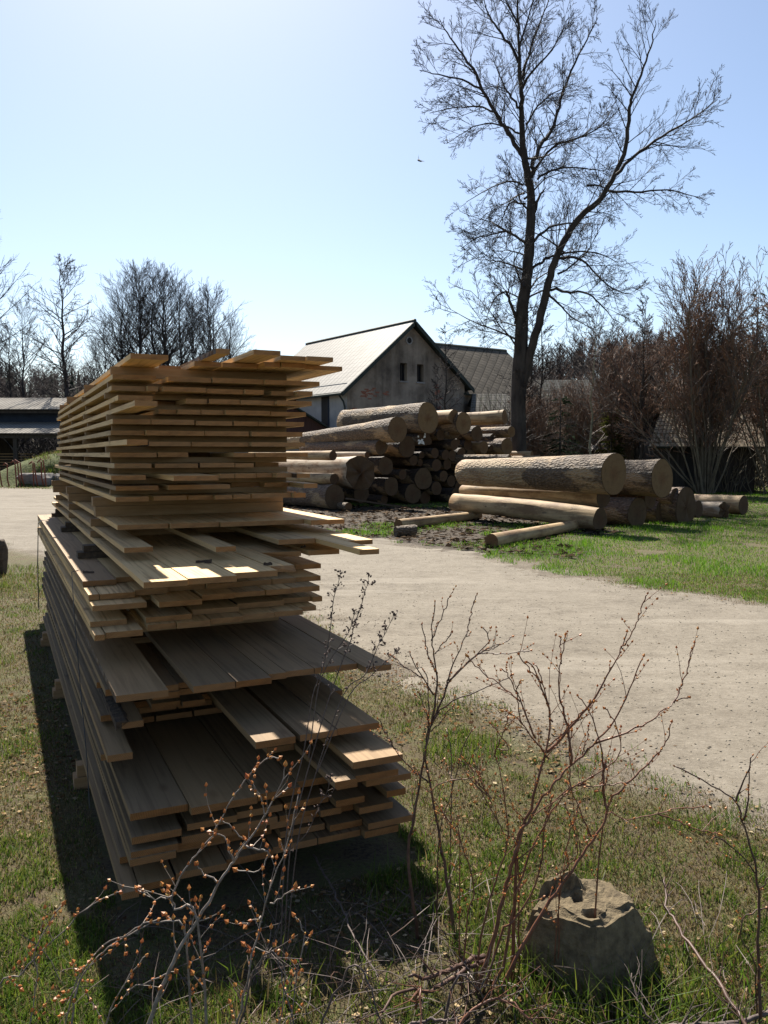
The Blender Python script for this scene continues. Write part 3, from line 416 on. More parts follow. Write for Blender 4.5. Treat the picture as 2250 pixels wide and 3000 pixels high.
def gz(x, y): return float(.9 * smooth01(38, 47, np.float64(y)) * smooth01(1, 6, np.float64(x)))
def build_ground():
    u = np.linspace(-1, 1, 241); xs = 420 * np.sinh(5.2 * u) / np.sinh(5.2)
    w = np.linspace(-.62, 1, 230); ys = 4 + 520 * np.sinh(5.4 * w) / np.sinh(5.4)
    X, Y = np.meshgrid(xs, ys); x, y = X.ravel(), Y.ravel()
    z = .9 * smooth01(38, 47, y) * smooth01(1, 6, x)
    d = polydist(x, y, NEAR_EDGE + FAR_EDGE); ins = inside(x, y, NEAR_EDGE + FAR_EDGE)
    dist = np.hypot(x, y)
    road = np.where(ins, 1.0, np.clip(1 - d / (.30 + .04 * dist), 0, 1) * .9)
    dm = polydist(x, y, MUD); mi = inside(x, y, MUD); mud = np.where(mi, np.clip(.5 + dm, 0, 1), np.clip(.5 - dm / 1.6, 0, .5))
    # bare earth patches under the hedge and beside the lumber
    nx, ny = len(xs), len(ys); i = np.arange(nx * ny).reshape(ny, nx)
    q = np.stack([i[:-1, :-1], i[:-1, 1:], i[1:, 1:], i[1:, :-1]], -1).reshape(-1, 4)
    me = np_mesh('ground', np.stack([x, y, z], 1), q, np.zeros((0, 3), int), 'ground_soil')
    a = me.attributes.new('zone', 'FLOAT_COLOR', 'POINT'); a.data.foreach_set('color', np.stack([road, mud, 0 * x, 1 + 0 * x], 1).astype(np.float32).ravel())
    tag(link('ground', me), kind='structure')
build_ground()
def build_road():
    poly = NEAR_EDGE + FAR_EDGE; ys = .5 * 1.0085 ** np.arange(540); us = np.concatenate([np.arange(-1.0, 1.2, .0085), 1.2 * 1.03 ** np.arange(48)])
    U, Y = np.meshgrid(us, ys); X = U * Y; x, y = X.ravel(), Y.ravel(); n = len(us)
    cx = (X[:-1, :-1] + X[1:, 1:]).ravel() / 2; cy = (Y[:-1, :-1] + Y[1:, 1:]).ravel() / 2
    sd = polydist(cx, cy, poly) * np.where(inside(cx, cy, poly), 1, -1); dist = np.hypot(cx, cy)
    rag = (vnoise(cx, cy, 1.1, 21) - .5) * (.10 + .035 * dist) * 1.6 + (vnoise(cx, cy, 5.5, 22) - .5) * (.10 + .02 * dist) * 1.3 + (vnoise(cx, cy, 22, 23) - .5) * (.12 + .012 * dist)
    vr = (polydist(x, y, poly) * np.where(inside(x, y, poly), 1, -1)); dv = np.hypot(x, y)
    vr += (vnoise(x, y, 1.1, 21) - .5) * (.10 + .035 * dv) * 1.6 + (vnoise(x, y, 5.5, 22) - .5) * (.10 + .02 * dv) * 1.5 + (vnoise(x, y, 22, 23) - .5) * (.14 + .016 * dv)
    keep = sd + rag > -.12 - .02 * dist; i = np.arange(len(x)).reshape(len(ys), n)
    q = np.stack([i[:-1, :-1], i[:-1, 1:], i[1:, 1:], i[1:, :-1]], -1).reshape(-1, 4)[keep]; used = np.unique(q); re = np.zeros(len(x), int); re[used] = np.arange(len(used))
    z = -.004 + .010 * np.clip(.4 + vr / (.10 + .03 * dv), 0, 1)                 # the edge dips under the soil along a ragged line
    me = np_mesh('dirt_road', np.stack([x, y, z], 1)[used], re[q], np.zeros((0, 3), int), 'road_dust'); tag(link('dirt_road', me), kind='structure')
build_road()

# ------------------------------------------------------------------ sawn lumber
YAW = math.radians(25.0); LO = (-0.8743, 2.6686)
DV = (-math.sin(YAW), math.cos(YAW)); EV = (math.cos(YAW), math.sin(YAW))
def lw(t, e, z=0): return (LO[0] + t * DV[0] + e * EV[0], LO[1] + t * DV[1] + e * EV[1], z)
BT = .026
def board_mesh(w, L, th=BT, mats=('wood', 'wood_end'), jag=0.0, bow=0.0):
    b = MB(); n = 9; rnd = random.Random(int(w * 1e5) + int(L * 1e4))
    wane = rnd.choice((1, 3)) if rnd.random() < .10 else -1; crook = rnd.uniform(-.004, .004); wav = rnd.uniform(0, 6)
    for i in range(n + 1):
        y = L * i / n; s = i / n; dx = crook * math.sin(math.pi * s); dz = bow * math.sin(math.pi * s) + .0006 * math.sin(wav + 5 * s)
        for (x, z) in ((0, 0), (w, 0), (w, th), (0, th)): b.v.append((x + dx, y + (rnd.uniform(0, jag) if i == 0 and jag else 0), z + dz))
    for i in range(n):
        for j in range(4):
            a = i * 4 + j; c = i * 4 + (j + 1) % 4; b.face((a, c, c + 4, a + 4), 2 if wane == j else 0)
    b.face((0, 1, 2, 3)[::-1], 1); b.face([n * 4 + k for k in (0, 1, 2, 3)], 1)
    return b.mesh('board', tuple(mats) + ('log_bark_red',))
BOARDS = []
def put_board(e0, e1, t0, ztop, label, group, length=None, far=None, th=BT, mats=('wood', 'wood_end'), rot=0.0, jag=0.0):
    far = far if far is not None else 6.0 + random.uniform(-.12, .15)
    L = length or far - t0
    me = board_mesh(e1 - e0, L, th - random.uniform(0, .0025), mats, jag)
    o = link('board', me, None, lw(t0, e0, ztop - th + random.uniform(0, .0008)), YAW + rot + random.uniform(-.0009, .0009))
    tag(o, label, 'board', group); BOARDS.append(o); return o
def cleaned(row, gap=.004, wmin=.05):
    row = sorted(row); out = []; last = -9
    for e0, e1, t in row:
        e0 = max(e0, last + gap)
        if e1 - e0 >= wmin: out.append((e0, e1, t)); last = e1
    return out
UB = 'sawn boards of the upper stack'; LBG = 'sawn boards of the lower stack'; MBG = 'overhanging boards between the two stacks'
zt = lambda i: 1.35 + .058 * (i - 1) + .029
SPECIAL_U = {(2, 0): 'greyish ragged-ended board, second layer from the bottom of the upper stack, first from the left',
             (3, 1): 'wide board jutting out low in the upper stack, third layer from its bottom',
             (6, 0): 'narrow board jutting out at half height from the left corner of the upper stack',
             (9, 0): 'board jutting out from the left corner, fourth layer from the top of the upper stack'}
for i in sorted(U_ROWS):
    row = cleaned(U_ROWS[i])
    e_end = row[-1][1]
    for j, (e0, e1, t) in enumerate(row):
        k = 12 - i
        lab = SPECIAL_U.get((i, j)) or f'sawn board, {ORD[k + 2]} layer from the top of the upper stack, {ORD[j]} from the left'
        put_board(e0, e1, t, zt(i), lab, UB, mats=('wood_old_shaded', 'wood_end') if (i, j) in ((2, 0),) else ('wood', 'wood_end'), jag=.03 if (i, j) == (2, 0) else 0)
for j, (e0, e1, t) in enumerate([(.283, .468, 1.52), (.51, .632, 2.03), (.645, .79, 1.73), (.796, .995, 1.72), (1.0, 1.09, 1.62), (1.096, 1.235, 1.61), (1.241, 1.475, 1.66)]):
    put_board(e0, e1, t, 2.102, f'sawn board, second layer from the top of the upper stack, {ORD[j]} from the left', UB)
for j, (e0, e1, t) in enumerate([(.675, .745, 1.37), (.857, 1.0, 1.33), (1.055, 1.195, 1.50), (1.20, 1.348, 1.48)]):
    put_board(e0, e1, t, 2.130, f'loose board on the very top of the upper stack, {ORD[j]} from the left', UB)
# overhanging middle tiers
M1 = [(.174, .347, .54), (.352, .553, .56), (.561, .754, .64), (.760, .868, .72), (.874, 1.077, 1.25), (1.12, 1.292, 1.26)]
ML1 = ['lowest overhanging tier, first board from the left, with a sunlit end', 'lowest overhanging tier, second board, its end brightly sunlit', 'lowest overhanging tier, third board, sunlit at its end', 'broken-ended splintered board with torn fibres, lowest overhanging tier', 'lowest overhanging tier, set-back board right of the broken one', 'lowest overhanging tier, short-reaching board at the far right edge']
for (e0, e1, t), lab in zip(M1, ML1): put_board(e0, e1, t, 1.10, lab, MBG, far=6.6, jag=.07 if 'broken' in lab else 0)
M2 = [(.193, .325, 1.22), (.589, .685, 1.07), (.955, 1.153, 1.25), (1.159, 1.257, .68), (1.263, 1.404, 1.08)]
ML2 = ['narrow board at the left edge, middle overhanging tier under the beam', 'single narrow board lying alone across the middle overhanging tier', 'middle overhanging tier, wide board left of the longest jutting one', 'longest jutting board, narrow with a sunlit tip, pointing towards the road', 'middle overhanging tier, last board towards the road']
for (e0, e1, t), lab in zip(M2, ML2): put_board(e0, e1, t, 1.165, lab, MBG, far=6.45)
M3 = [(.215, .470, 1.62), (.480, .735, 1.60), (.740, .995, 1.58), (1.0, 1.215, 1.60), (1.22, 1.42, 1.50)]
for j, (e0, e1, t) in enumerate(M3): put_board(e0, e1, t, 1.238, f'wide board directly under the beam of the upper stack, {ORD[j]} from the left', MBG, far=5.95)
# lower stack, top layer first: (top height, boards, yaw)
L_ROWS = [
 (1.000, [(.017, .169, 1.34), (.176, .270, 1.41), (.277, .45, 1.5), (.455, .62, 1.5), (.625, .80, 1.5), (.805, .98, 1.48), (.985, 1.11, 1.5), (1.115, 1.263, 1.46)]),
 (.973, [(.019, .064, 1.10), (.068, .219, 1.10), (.226, .375, 1.14), (.38, .565, 1.2), (.57, .74, 1.18), (.745, .90, 1.2), (.905, 1.03, 1.2), (1.035, 1.167, 1.21)]),
 (.946, [(.022, .251, .97), (.30, .491, .94), (.512, .667, 1.03), (.673, .82, 1.05), (.827, .958, 1.05), (.963, 1.105, 1.06)]),
 (.880, [(.010, .162, .955), (.243, .446, .95), (.468, .69, 1.04), (.697, .932, 1.1), (.937, 1.09, 1.15), (1.095, 1.145, 1.13)]),
 (.853, [(.010, .051, .79), (.058, .21, .82), (.243, .366, .91), (.372, .519, .9), (.528, .678, .93), (.684, .837, .96), (.842, .985, .97), (.992, 1.082, 1.05)]),
 (.720, [(.034, .223, .322), (.317, .478, .324), (.482, .625, .325), (.629, .703, .373), (.706, .826, .387), (.829, 1.019, .386), (1.024, 1.145, .313)]),
 (.665, [(.03, .10, .62), (.235, .31, .58), (.315, .41, .6), (.415, .56, .62), (.565, .74, .72), (.745, .91, .74), (.915, 1.08, .72)]),
 (.638, [(.02, .16, .85), (.205, .312, .57), (.317, .43, .6), (.435, .57, .6), (.575, .73, .72), (.735, .90, .72), (.905, 1.08, .8)]),
 (.560, [(.075, .157, .50), (.22, .34, .7), (.345, .44, .68), (.485, .636, .07), (.658, .806, .08), (.809, .985, .085)]),
 (.532, [(.02, .15, .72), (.155, .30, .85), (.31, .45, .85), (.46, .61, .85), (.62, .77, .75), (.78, .93, .7), (.935, 1.06, .65)]),
 (.490, [(.003, .093, .355), (.20, .36, .9), (.37, .52, .9), (.53, .66, .8), (.80, 1.0, -.09), (1.004, 1.06, .35)]),
 (.430, [(.0, .10, .55), (.11, .27, .95), (.28, .44, .95), (.45, .60, .95), (.61, .725, .35), (.729, .812, -.09), (.816, .991, -.07)]),
 (.365, [(.045, .242, .095), (.246, .484, .055), (.490, .655, .07), (.66, .785, .12), (.788, .872, .04), (.90, 1.09, .02)]),
 (.290, [(.046, .215, .075), (.24, .42, .1), (.425, .60, .12), (.61, .785, .12), (.792, .91, .06), (1.005, 1.087, .06)]),
 (.245, [(.040, .20, .06), (.22, .40, .1), (.41, .58, .12), (.59, .74, .12), (.745, .83, .1), (.837, .954, .16), (1.056, 1.141, .17)]),
 (.225, [(.035, .19, .05), (.205, .36, .1), (.37, .54, .13), (.55, .72, .12), (.73, .90, .15), (.905, 1.05, .10)]),
 (.170, [(.02, .06, .2), (.065, .21, .2), (.22, .40, .2), (.41, .58, .2), (.60, .78, .15), (.79, .925, .12), (.93, 1.125, .07)]),
 (.140, [(.0, .056, .0), (.060, .182, .035), (.19, .37, .06), (.375, .55, .08), (.555, .73, .1), (.735, .91, .1), (.915, 1.06, .07)])]
SPECIAL_L = {(0, 0): 'weathered board on top of the lower stack, left edge lit by a sun streak', (1, 0): 'narrow board at the upper left edge of the lower stack with a sunlit tip', (5, 0): 'pale broad board with cool sheen jutting out at mid height, left corner',
             (5, 6): 'dark broad board jutting farthest towards the road at mid height', (8, 0): 'short board with a dark bark edge under the pale jutting one',
             (8, 5): 'dark board with a thin scratch line jutting over the grass', (12, 0): 'broad knotty board at the left corner, low in the lower stack',
             (17, 0): 'bottom board of the lower stack at its left corner, closest to the hedge'}
nL = len(L_ROWS)
for i, (z, row) in enumerate(L_ROWS):
    for j, (e0, e1, t) in enumerate(row):
        lab = SPECIAL_L.get((i, j)) or (f'sawn board, {ORD[i]} layer from the top of the lower stack, {ORD[j]} from the left' if i < 9 else f'sawn board, {ORD[nL - 1 - i]} layer from the bottom of the lower stack, {ORD[j]} from the left')
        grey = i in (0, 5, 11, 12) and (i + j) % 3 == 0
        o = put_board(e0, e1, t, z, lab, LBG, far=6.1 if i < 5 else 5.3 + random.uniform(-.1, .1), mats=('wood_old_shaded', 'wood_end_old_shaded') if grey or i >= 5 else ('wood', 'wood_end'), rot=.0)  # jutting and deeper layers take the wood with shade painted in
        if (i, j) == (8, 0):
            b = MB(); n = 22; rr = random.Random(3)
            ring = []
            for k in range(n + 1):
                y = .0 + 1.15 * k / n; wd = .030 * (1 - .75 * k / n) + rr.uniform(-.004, .006)
                for (x, zz) in ((-.020, -.002), (-.022, BT + .004), (wd * .5, BT + .007 + rr.uniform(-.002, .003)), (wd, BT + .0015)): b.v.append((x + rr.uniform(-.002, .002), y, zz))
            for k in range(n):
                for q in range(3): a = k * 4 + q; b.face((a, a + 4, a + 5, a + 1))
                a = k * 4 + 3; b.face((a, a + 4, a + 1, a - 3))
            b.face((0, 1, 2, 3)); b.face((n * 4 + 3, n * 4 + 2, n * 4 + 1, n * 4))
            be = b.obj('bark_edge', ['bark_edge'], o); tag(be, 'dark shaggy strip of bark')
# spacer sticks
STG = 'thin spacer sticks in the stacks'
def stick(t, e0, e1, z0, z1, label, w=.035, mats='stick', name='spacer_stick', cat='spacer stick', group=STG):
    b = MB(); b.box(0, e1 - e0, 0, w, .0006, (z1 - z0) - .0006)
    o = b.obj(name, mats, None, lw(t, e0, z0), YAW); tag(o, label, cat, group); return o
WHERE = ['nearest the ragged end', 'second back', 'third back', 'farthest back']
for i in range(1, 13):
    z0 = zt(i); z1 = (zt(i + 1) - BT) if i < 12 else 2.075
    for k, t in enumerate((1.93, 3.25, 4.55, 5.8)):
        e0 = .222 + .008 * ((i * 7 + k * 3) % 5 - 2); e1 = 1.23 + .03 * ((i * 3 + k) % 3)
        stick(t + .01 * ((i + k) % 3), e0, e1, z0, z1, f'spacer stick above the {ORD[i - 1]} layer from the bottom, upper stack, {WHERE[k]}')
gaps = [(.88, .92, 'third'), (.72, .827, 'fifth'), (.665, .694, 'sixth'), (.56, .612, 'eighth'), (.49, .509, 'tenth'), (.43, .464, 'eleventh'), (.365, .404, 'twelfth'), (.29, .339, 'thirteenth'), (.245, .264, 'fourteenth'), (.17, .199, 'sixteenth')]
for z0, z1, nm in gaps:
    for k, t in enumerate((1.38, 2.6, 3.6, 4.75)):
        stick(t + (0 if t > 1.4 else .02), .05 if z0 > .4 else .06, 1.0, z0, z1, f'spacer stick under the {nm} layer of the lower stack, {WHERE[k].replace("ragged", "jutting")}')
for k, t in enumerate((2.47, 4.15, 5.7)):
    stick(t, .165, 1.3, 1.10, 1.139, f'spacer stick between the lowest and middle overhanging tiers, {WHERE[k] if k else "nearest the beam"}')
    stick(t, .168, 1.35, 1.165, 1.212, f'spacer stick between the middle and upper overhanging tiers, {WHERE[k] if k else "nearest the beam"}', w=.05)
# bearers
BG = 'dark bearers between and under the stacks'
pl = ['closest to the sunlit board ends', 'in the middle of the stack', 'at the far end of the stack']
for k, t in enumerate((2.25, 4.05, 5.75)):
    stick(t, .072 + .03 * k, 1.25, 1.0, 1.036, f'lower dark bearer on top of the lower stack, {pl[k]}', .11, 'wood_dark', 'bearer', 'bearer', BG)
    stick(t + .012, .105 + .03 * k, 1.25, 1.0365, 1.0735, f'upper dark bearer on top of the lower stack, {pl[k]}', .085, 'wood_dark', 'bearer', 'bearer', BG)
for k, (t, e0, e1) in enumerate(((2.26, .175, 1.31), (3.96, .155, 1.31), (5.66, .145, 1.3))):
    stick(t, e0, e1, 1.2385, 1.2985, ['thick beam carrying the jutting end of the upper stack', 'thick beam under the middle of the upper stack', 'thick beam under the far end of the upper stack'][k], .10, 'stick', 'beam', 'beam', 'beams under the upper stack')
    stick(t + .006, e0 - .012, e1, 1.299, 1.3525, ['plank laid on the thick beam at the jutting end of the upper stack', 'plank laid on the middle beam of the upper stack', 'plank laid on the far beam of the upper stack'][k], .09, 'stick', 'plank', 'plank', 'planks on the beams')
for k, t in enumerate((1.33, 2.95, 4.58)):
    stick(t, -.045, 1.06, .0, .058, f'lower ground bearer under the lower stack, {["its end peeping out by the hedge side", "hidden in shadow at the middle", "its end seen near the strap"][k]}', .09, 'stick', 'bearer', 'bearer', BG)
    stick(t + .01, -.03, 1.06, .0585, .1135, f'upper ground bearer under the lower stack, {["its end peeping out by the hedge side", "hidden in shadow at the middle", "its end seen near the strap"][k]}', .075, 'stick', 'bearer', 'bearer', BG)
# strap and wire on the side, bark scraps on top
b = MB(); P = [lw(5.35, .08, 1.002), lw(5.345, .02, 1.004), lw(5.33, -.012, .98), lw(5.25, -.03, .62), lw(5.16, -.035, .22)]
for a, c, w0, w1 in zip(P, P[1:], (.018, .022, .03, .06), (.022, .03, .06, .065)):
    p0, p1, p2, p3 = Vector(a), Vector(a), Vector(c), Vector(c); dv = Vector((DV[0], DV[1], 0)); ev = Vector((EV[0], EV[1], 0)) * .004
    b.prism([p0 - dv * w0, p0 + dv * w0, p2 + dv * w1, p2 - dv * w1], ev)
tag(b.obj('strap', 'black_strap'), 'black strap hanging down the far left side of the lower stack', 'strap')
b = MB(); b.tube([lw(1.72, .03, 1.004), lw(1.70, -.004, 1.0), lw(1.5, -.012, .8), lw(1.25, -.012, .5), lw(1.0, -.014, .27), lw(.85, -.02, .1)], [.0022] * 6, 5)
tag(b.obj('cord', 'wire'), 'thin dark cord hanging down the left side of the lower stack', 'cord')
def scrap(name, t, e, z, L, w, ang, label, mats='bark_edge'):
    b = MB(); rr = random.Random(int(t * 100)); n = 6
    for k in range(n + 1):
        x = L * (k / n - .5); ww = w * (.4 + .6 * math.sin(math.pi * (k + .4) / (n + .8))) * rr.uniform(.7, 1.1)
        for (q, h) in ((-ww / 2, .001), (0, .010 * rr.uniform(.8, 1.6)), (ww / 2, .001)): b.v.append((x, q, h))
    for k in range(n):
        for q in range(2): a = k * 3 + q; b.face((a, a + 3, a + 4, a + 1))
    for k in range(n): a = k * 3; b.face((a, a + 2, a + 5, a + 3))
    b.face((0, 1, 2)); b.face((n * 3, n * 3 + 2, n * 3 + 1))
    tag(b.obj(name, mats, None, lw(t, e, z), ang), label, 'bark scrap', 'bark scraps on the boards')
scrap('bark_scrap', 1.62, .07, 1.0, .055, .014, .1, 'small brown bark scrap on the sunlit board of the lower stack', 'log_bark_red')
scrap('bark_scrap', 1.02, .52, 1.10, .085, .008, .75, 'dark curved bark scrap on the lowest overhanging tier')
scrap('bark_scrap', .98, .53, 1.10, .035, .012, -.3, 'tiny bark scrap beside the dark curved one')
scrap('bark_scrap', .80, .76, 1.10, .04, .012, .3, 'clump of bark crumbs on the broken-ended board')
scrap('bark_scrap', 1.40, 1.14, 1.10, .03, .012, .5, 'small dark scrap on the rightmost low overhanging board')

# ------------------------------------------------------------------ logs
def make_log(c, r, axis, L, r2, body, label, group, name='log', cut='cut_face', squash=1.0, cutjag=0.0, second=None, split=.5, bend=0.0, k=22, rough=.03, sag=0.0):
    """c: centre of the visible cut end; axis: horizontal direction running away from it."""
    ax = Vector(axis).normalized(); up = Vector((0, 0, 1)); side = ax.cross(up).normalized(); up2 = side.cross(ax).normalized()
    rot = Matrix((side, ax, up2)).transposed().to_4x4(); n = 12; rr = random.Random(int(abs(c[0]) * 1000 + c[2] * 777))
    ph = [rr.uniform(0, 6.28) for _ in range(4)]; b = MB()
    seed = rr.uniform(0, 50)
    for i in range(n + 1):
        s = i / n; R = lerp(r, r2, s); y = L * s
        for j in range(k):
            a = 2 * math.pi * j / k
            w = 1 + .03 * math.sin(2 * a + ph[0]) + .025 * math.sin(3 * a + ph[1]) + rough * mnoise.noise(Vector((math.cos(a) * 1.5 + seed, math.sin(a) * 1.5, y * 1.7)))
            w *= (1 + .06 * max(0, 1 - s * 8)) if r > .3 else 1
            b.v.append((R * w * math.cos(a), y + (cutjag * mnoise.noise(Vector((math.cos(a) * 2, math.sin(a) * 2, seed))) if i == 0 else 0) + bend * 0, R * w * squash * math.sin(a) + bend * math.sin(math.pi * s) + sag * s))
    for i in range(n):
        for j in range(k):
            a = i * k + j; c2 = i * k + (j + 1) % k
            mi = 1 if second and (i + .5 + .9 * math.sin(j * 1.7 + ph[2])) / n > split else 0
            b.face((a, a + k, c2 + k, c2), mi)
    b.face([n * k + j for j in range(k)][::-1], 0)
    root = b.obj(name, [body, second or body], None, c, 0, True)
    root.matrix_world = Matrix.Translation(c) @ rot
    root.data.polygons[len(b.f) - 1].use_smooth = False
    d = MB(); nr = 3                                            # cut end, slightly dished and sawn rough
    for q in range(nr + 1):
        f = q / nr * .985
        for j in range(k):
            p = b.v[j]; d.v.append((p[0] * f, p[1] - .004 + (rr.uniform(-.0012, .0012) if q < nr else 0) + cutjag * .25 * rr.uniform(-1, 1) * (q < nr), p[2] * f - (bend * 0)))
    for q in range(nr):
        for j in range(k): a = q * k + j; c2 = q * k + (j + 1) % k; d.face((a, c2, c2 + k, a + k))
    d.obj('cut_end', [cut], root, (0, 0, 0), 0, True)
    tag(root, label, 'log', group); return root
GL, GR = 'logs of the tall pile by the house', 'logs of the low pile on the grass'
AXL = Vector((-math.sin(math.radians(38)), math.cos(math.radians(38)), 0)); AXR = Vector((-math.sin(math.radians(39)), math.cos(math.radians(39)), 0))
order = sorted(range(len(LEFT_LOGS)), key=lambda i: LEFT_LOGS[i][2])
rown = {}
# rows by height
rws = []; cur = []
for i in order:
    if cur and LEFT_LOGS[i][2] - LEFT_LOGS[cur[0]][2] > .36: rws.append(cur); cur = []
    cur.append(i)
rws.append(cur)
for ri, rw in enumerate(rws):
    for ci, i in enumerate(sorted(rw, key=lambda q: LEFT_LOGS[q][0] / LEFT_LOGS[q][1])): rown[i] = (ri, ci)
LL = {0: 'long log with grey bark topping the tall pile, pale round cut end on its left', 1: 'thickest log on top of the tall pile with an irregular orange cut end', 2: 'peeled yellow log on top of the tall pile beside the thick orange-ended one',
      3: 'reddish cut end just below the peeled top log of the tall pile', 4: 'long peeled log lying highest at the right end of the tall pile', 5: 'small orange cut end near the right edge of the tall pile, under the peeled log', 6: 'large ochre cut end at the lower right edge of the tall pile',
      11: 'log end with flaking white fungus under the thick top log', 38: 'big stained log with dark broken end bulging at the left of the tall pile', 39: 'thin pale log just under the big stained log, by the lumber', 40: 'stout brown log lowest at the left of the tall pile, by the lumber',
      41: 'thin yellow log above the big stained log, ending beside the lumber', 42: 'thin whitish pole resting on the big stained log', 43: 'log with shaggy torn bark under the long grey top log'}
BODY = {0: 'log_patchy', 1: 'log_bark', 2: 'log_bare', 4: 'log_bare', 38: 'log_grey', 39: 'log_bare', 40: 'log_bark_red', 41: 'log_bare', 42: 'log_grey', 43: 'log_bark_red', 6: 'log_bark_red', 7: 'log_bare'}
for i, (x, y, z, r) in enumerate(LEFT_LOGS):
    ri, ci = rown[i]; rr = random.Random(i)
    lab = LL.get(i) or f'shaded log in the {ORD[ri]} row up of the tall pile, {ORD[ci]} from its left'
    ax = AXL.copy(); L = rr.uniform(4.3, 6.0); r2 = r * rr.uniform(.74, .9)
    if i == 0: ax.z = -.05; L = 7.2; r2 = .235
    if i == 4: ax = Vector((-.86, .5, -.03)); L = 3.4
    if i in (38, 40): L = 6.5
    z = max(z, r * .9)
    ob = make_log((x, y, z), r, ax, L, r2, BODY.get(i) or ('log_bark_shaded' if i > 6 else 'log_bark'), lab, GL, cut='cut_face' if i in (0, 1, 2, 3, 4, 5, 6, 7) else 'cut_face_old_shaded', squash=1.12 if i == 1 else 1.0, cutjag=.22 if i == 38 else (.03 if i in (1, 43) else 0), rough=.12 if i == 43 else .06)  # inner logs get bark and ends with shade put into the colour
    if i == 11:
        b = MB()
        for q in range(9): b.blob((rr.uniform(-.25, .05), -.015, rr.uniform(-.2, .27)), rr.uniform(.03, .075), (0, 1, 0), .35, jit=.4)
        b.obj('fungus', 'fungus_white', ob)
fill = [(LEFT_LOGS[i][0], LEFT_LOGS[i][1], LEFT_LOGS[i][2], LEFT_LOGS[i][3]) for i in range(len(LEFT_LOGS))]; rf = random.Random(99); nf = 0
for q in range(4000):
    s = rf.uniform(.6, 5.6); z = rf.uniform(.12, 2.45); r = rf.uniform(.10, .2); x = -.9 + .8 * s + .28; y = 24.9 + .6 * s + .75
    if z + r > 2.55 - .12 * abs(s - 2.5): continue
    if all(math.hypot(((x - a) * .788 + (y - b_) * .616), z - c_) > (r + d_) * .90 for a, b_, c_, d_ in fill):
        fill.append((x, y, z, r)); lab = f'small dark log in a gap of the tall pile, {["ankle", "knee", "waist", "chest", "chin", "head"][min(5, int(z / .42))]} height, {ORD[nf % 16]} filler'
        make_log((x, y, max(z, r)), r, AXL, 3.6, r * .85, 'log_bark_shaded', lab, GL, cut='cut_face_old_shaded', k=14); nf += 1
        if nf >= 16: break
RL = ['huge log on top of the low pile, half peeled and half in grey bark', 'thick barked log lying right of the huge one on the low pile', 'slightly bent peeled log at the front bottom of the low pile', 'weathered peeled log in the second row, under the huge one', 'broad dark log end on the ground in the middle of the low pile', 'medium log end leaning between the huge log and the dark bottom one',
      'rounded log end under the thick barked log of the low pile', 'tall dark split log end at the right of the low pile', 'small log end at the right foot of the tall split one', 'short log with ragged end on the grass beyond the low pile', 'pale log lying apart on the grass, farthest right', 'dark log wedged deep inside the low pile']
RSPEC = {0: dict(L=4.3, r2=.30, body='log_half', sag=-.04), 1: dict(L=4.6, body='log_bark'), 2: dict(L=4.35, r2=.215, body='log_bare', sag=.17, bend=.03), 3: dict(L=4.2, r2=.165, body='log_bare', sag=-.01, rough=.07), 7: dict(body='log_bark_red', squash=1.08, cutjag=.05), 10: dict(body='log_bare', L=3.6), 9: dict(body='log_grey', L=2.2, cutjag=.12)}
for i, (x, y, z, r) in enumerate(RIGHT_LOGS):
    sp = RSPEC.get(i, {}); z = max(z, r * .93)
    make_log((x, y, z), r * (.93 if i == 2 else 1), AXR, sp.get('L', 4.2), sp.get('r2', r * .82), sp.get('body', 'log_bark_red'), RL[i], GR, cut='cut_face' if i in (0, 1) else 'cut_face_old_shaded', squash=sp.get('squash', 1), cutjag=sp.get('cutjag', 0), second=sp.get('second'), split=sp.get('split', .5), bend=sp.get('bend', 0), sag=sp.get('sag', 0), rough=sp.get('rough', .055))
def pole(a, b_, r, label):
    ax = Vector((b_[0] - a[0], b_[1] - a[1], 0)); make_log((a[0], a[1], r * .95), r, ax, ax.length + .4, r * .85, 'log_bare', label, 'bearer poles on the ground', name='pole', k=14)
pole((.305, 17.55), (2.1, 20.0), .115, 'thin peeled pole on the bare ground between the two log piles')
pole((1.844, 14.15), (3.75, 16.95), .125, 'thin peeled pole on the grass under the front log of the low pile')
for i, (x, y, z, r, L, ang, lab) in enumerate([(5.55, 31.2, 1.55, .17, 3.5, 62, 'pale peeled log behind the huge log, upper of two'), (5.75, 30.6, 1.36, .19, 3.5, 62, 'pale peeled log behind the huge log, lower of two'), (4.05, 26.8, 1.43, .17, 3, 60, 'short barked log end peeping over the huge log')]):
    a = math.radians(ang); make_log((x, y, z), r, (-math.sin(a), math.cos(a), 0), L, r * .9, 'log_bare' if i < 2 else 'log_bark', lab, GL)
for i, (x, y, z, r) in enumerate([(5.3, 31.0, .2, .2), (5.1, 30.4, .6, .22), (5.5, 31.0, 1.0, .2)]):
    make_log((x, y, z), r, (-.85, .5, 0), 3.2, r * .9, 'log_bark', ['lowest', 'middle', 'upper'][i] + ' hidden log in the low heap behind the huge log', GL)
make_log((.60, 16.25, .10), .12, (-.6, -.3, 0), .42, .10, 'log_bark', 'short dark log chunk lying on the bare ground before the thin pole', 'loose wood on the ground', name='log_chunk', cutjag=.06, k=12)
make_log((-1.0, 23.3, .13), .12, (-.3, .5, 0), .5, .11, 'log_bark', 'small upright-looking chunk beside the foot of the tall pile', 'loose wood on the ground', name='log_chunk', k=12)
b = MB(); b.box(-.06, .06, 0, 2.4, 0, .05); o = b.obj('slab', 'wood_dark', None, (-1.05, 23.2, .34), .9); o.rotation_euler = (-.16, 0, -.95); tag(o, 'dark slab board leaning at the foot of the tall pile', 'slab')
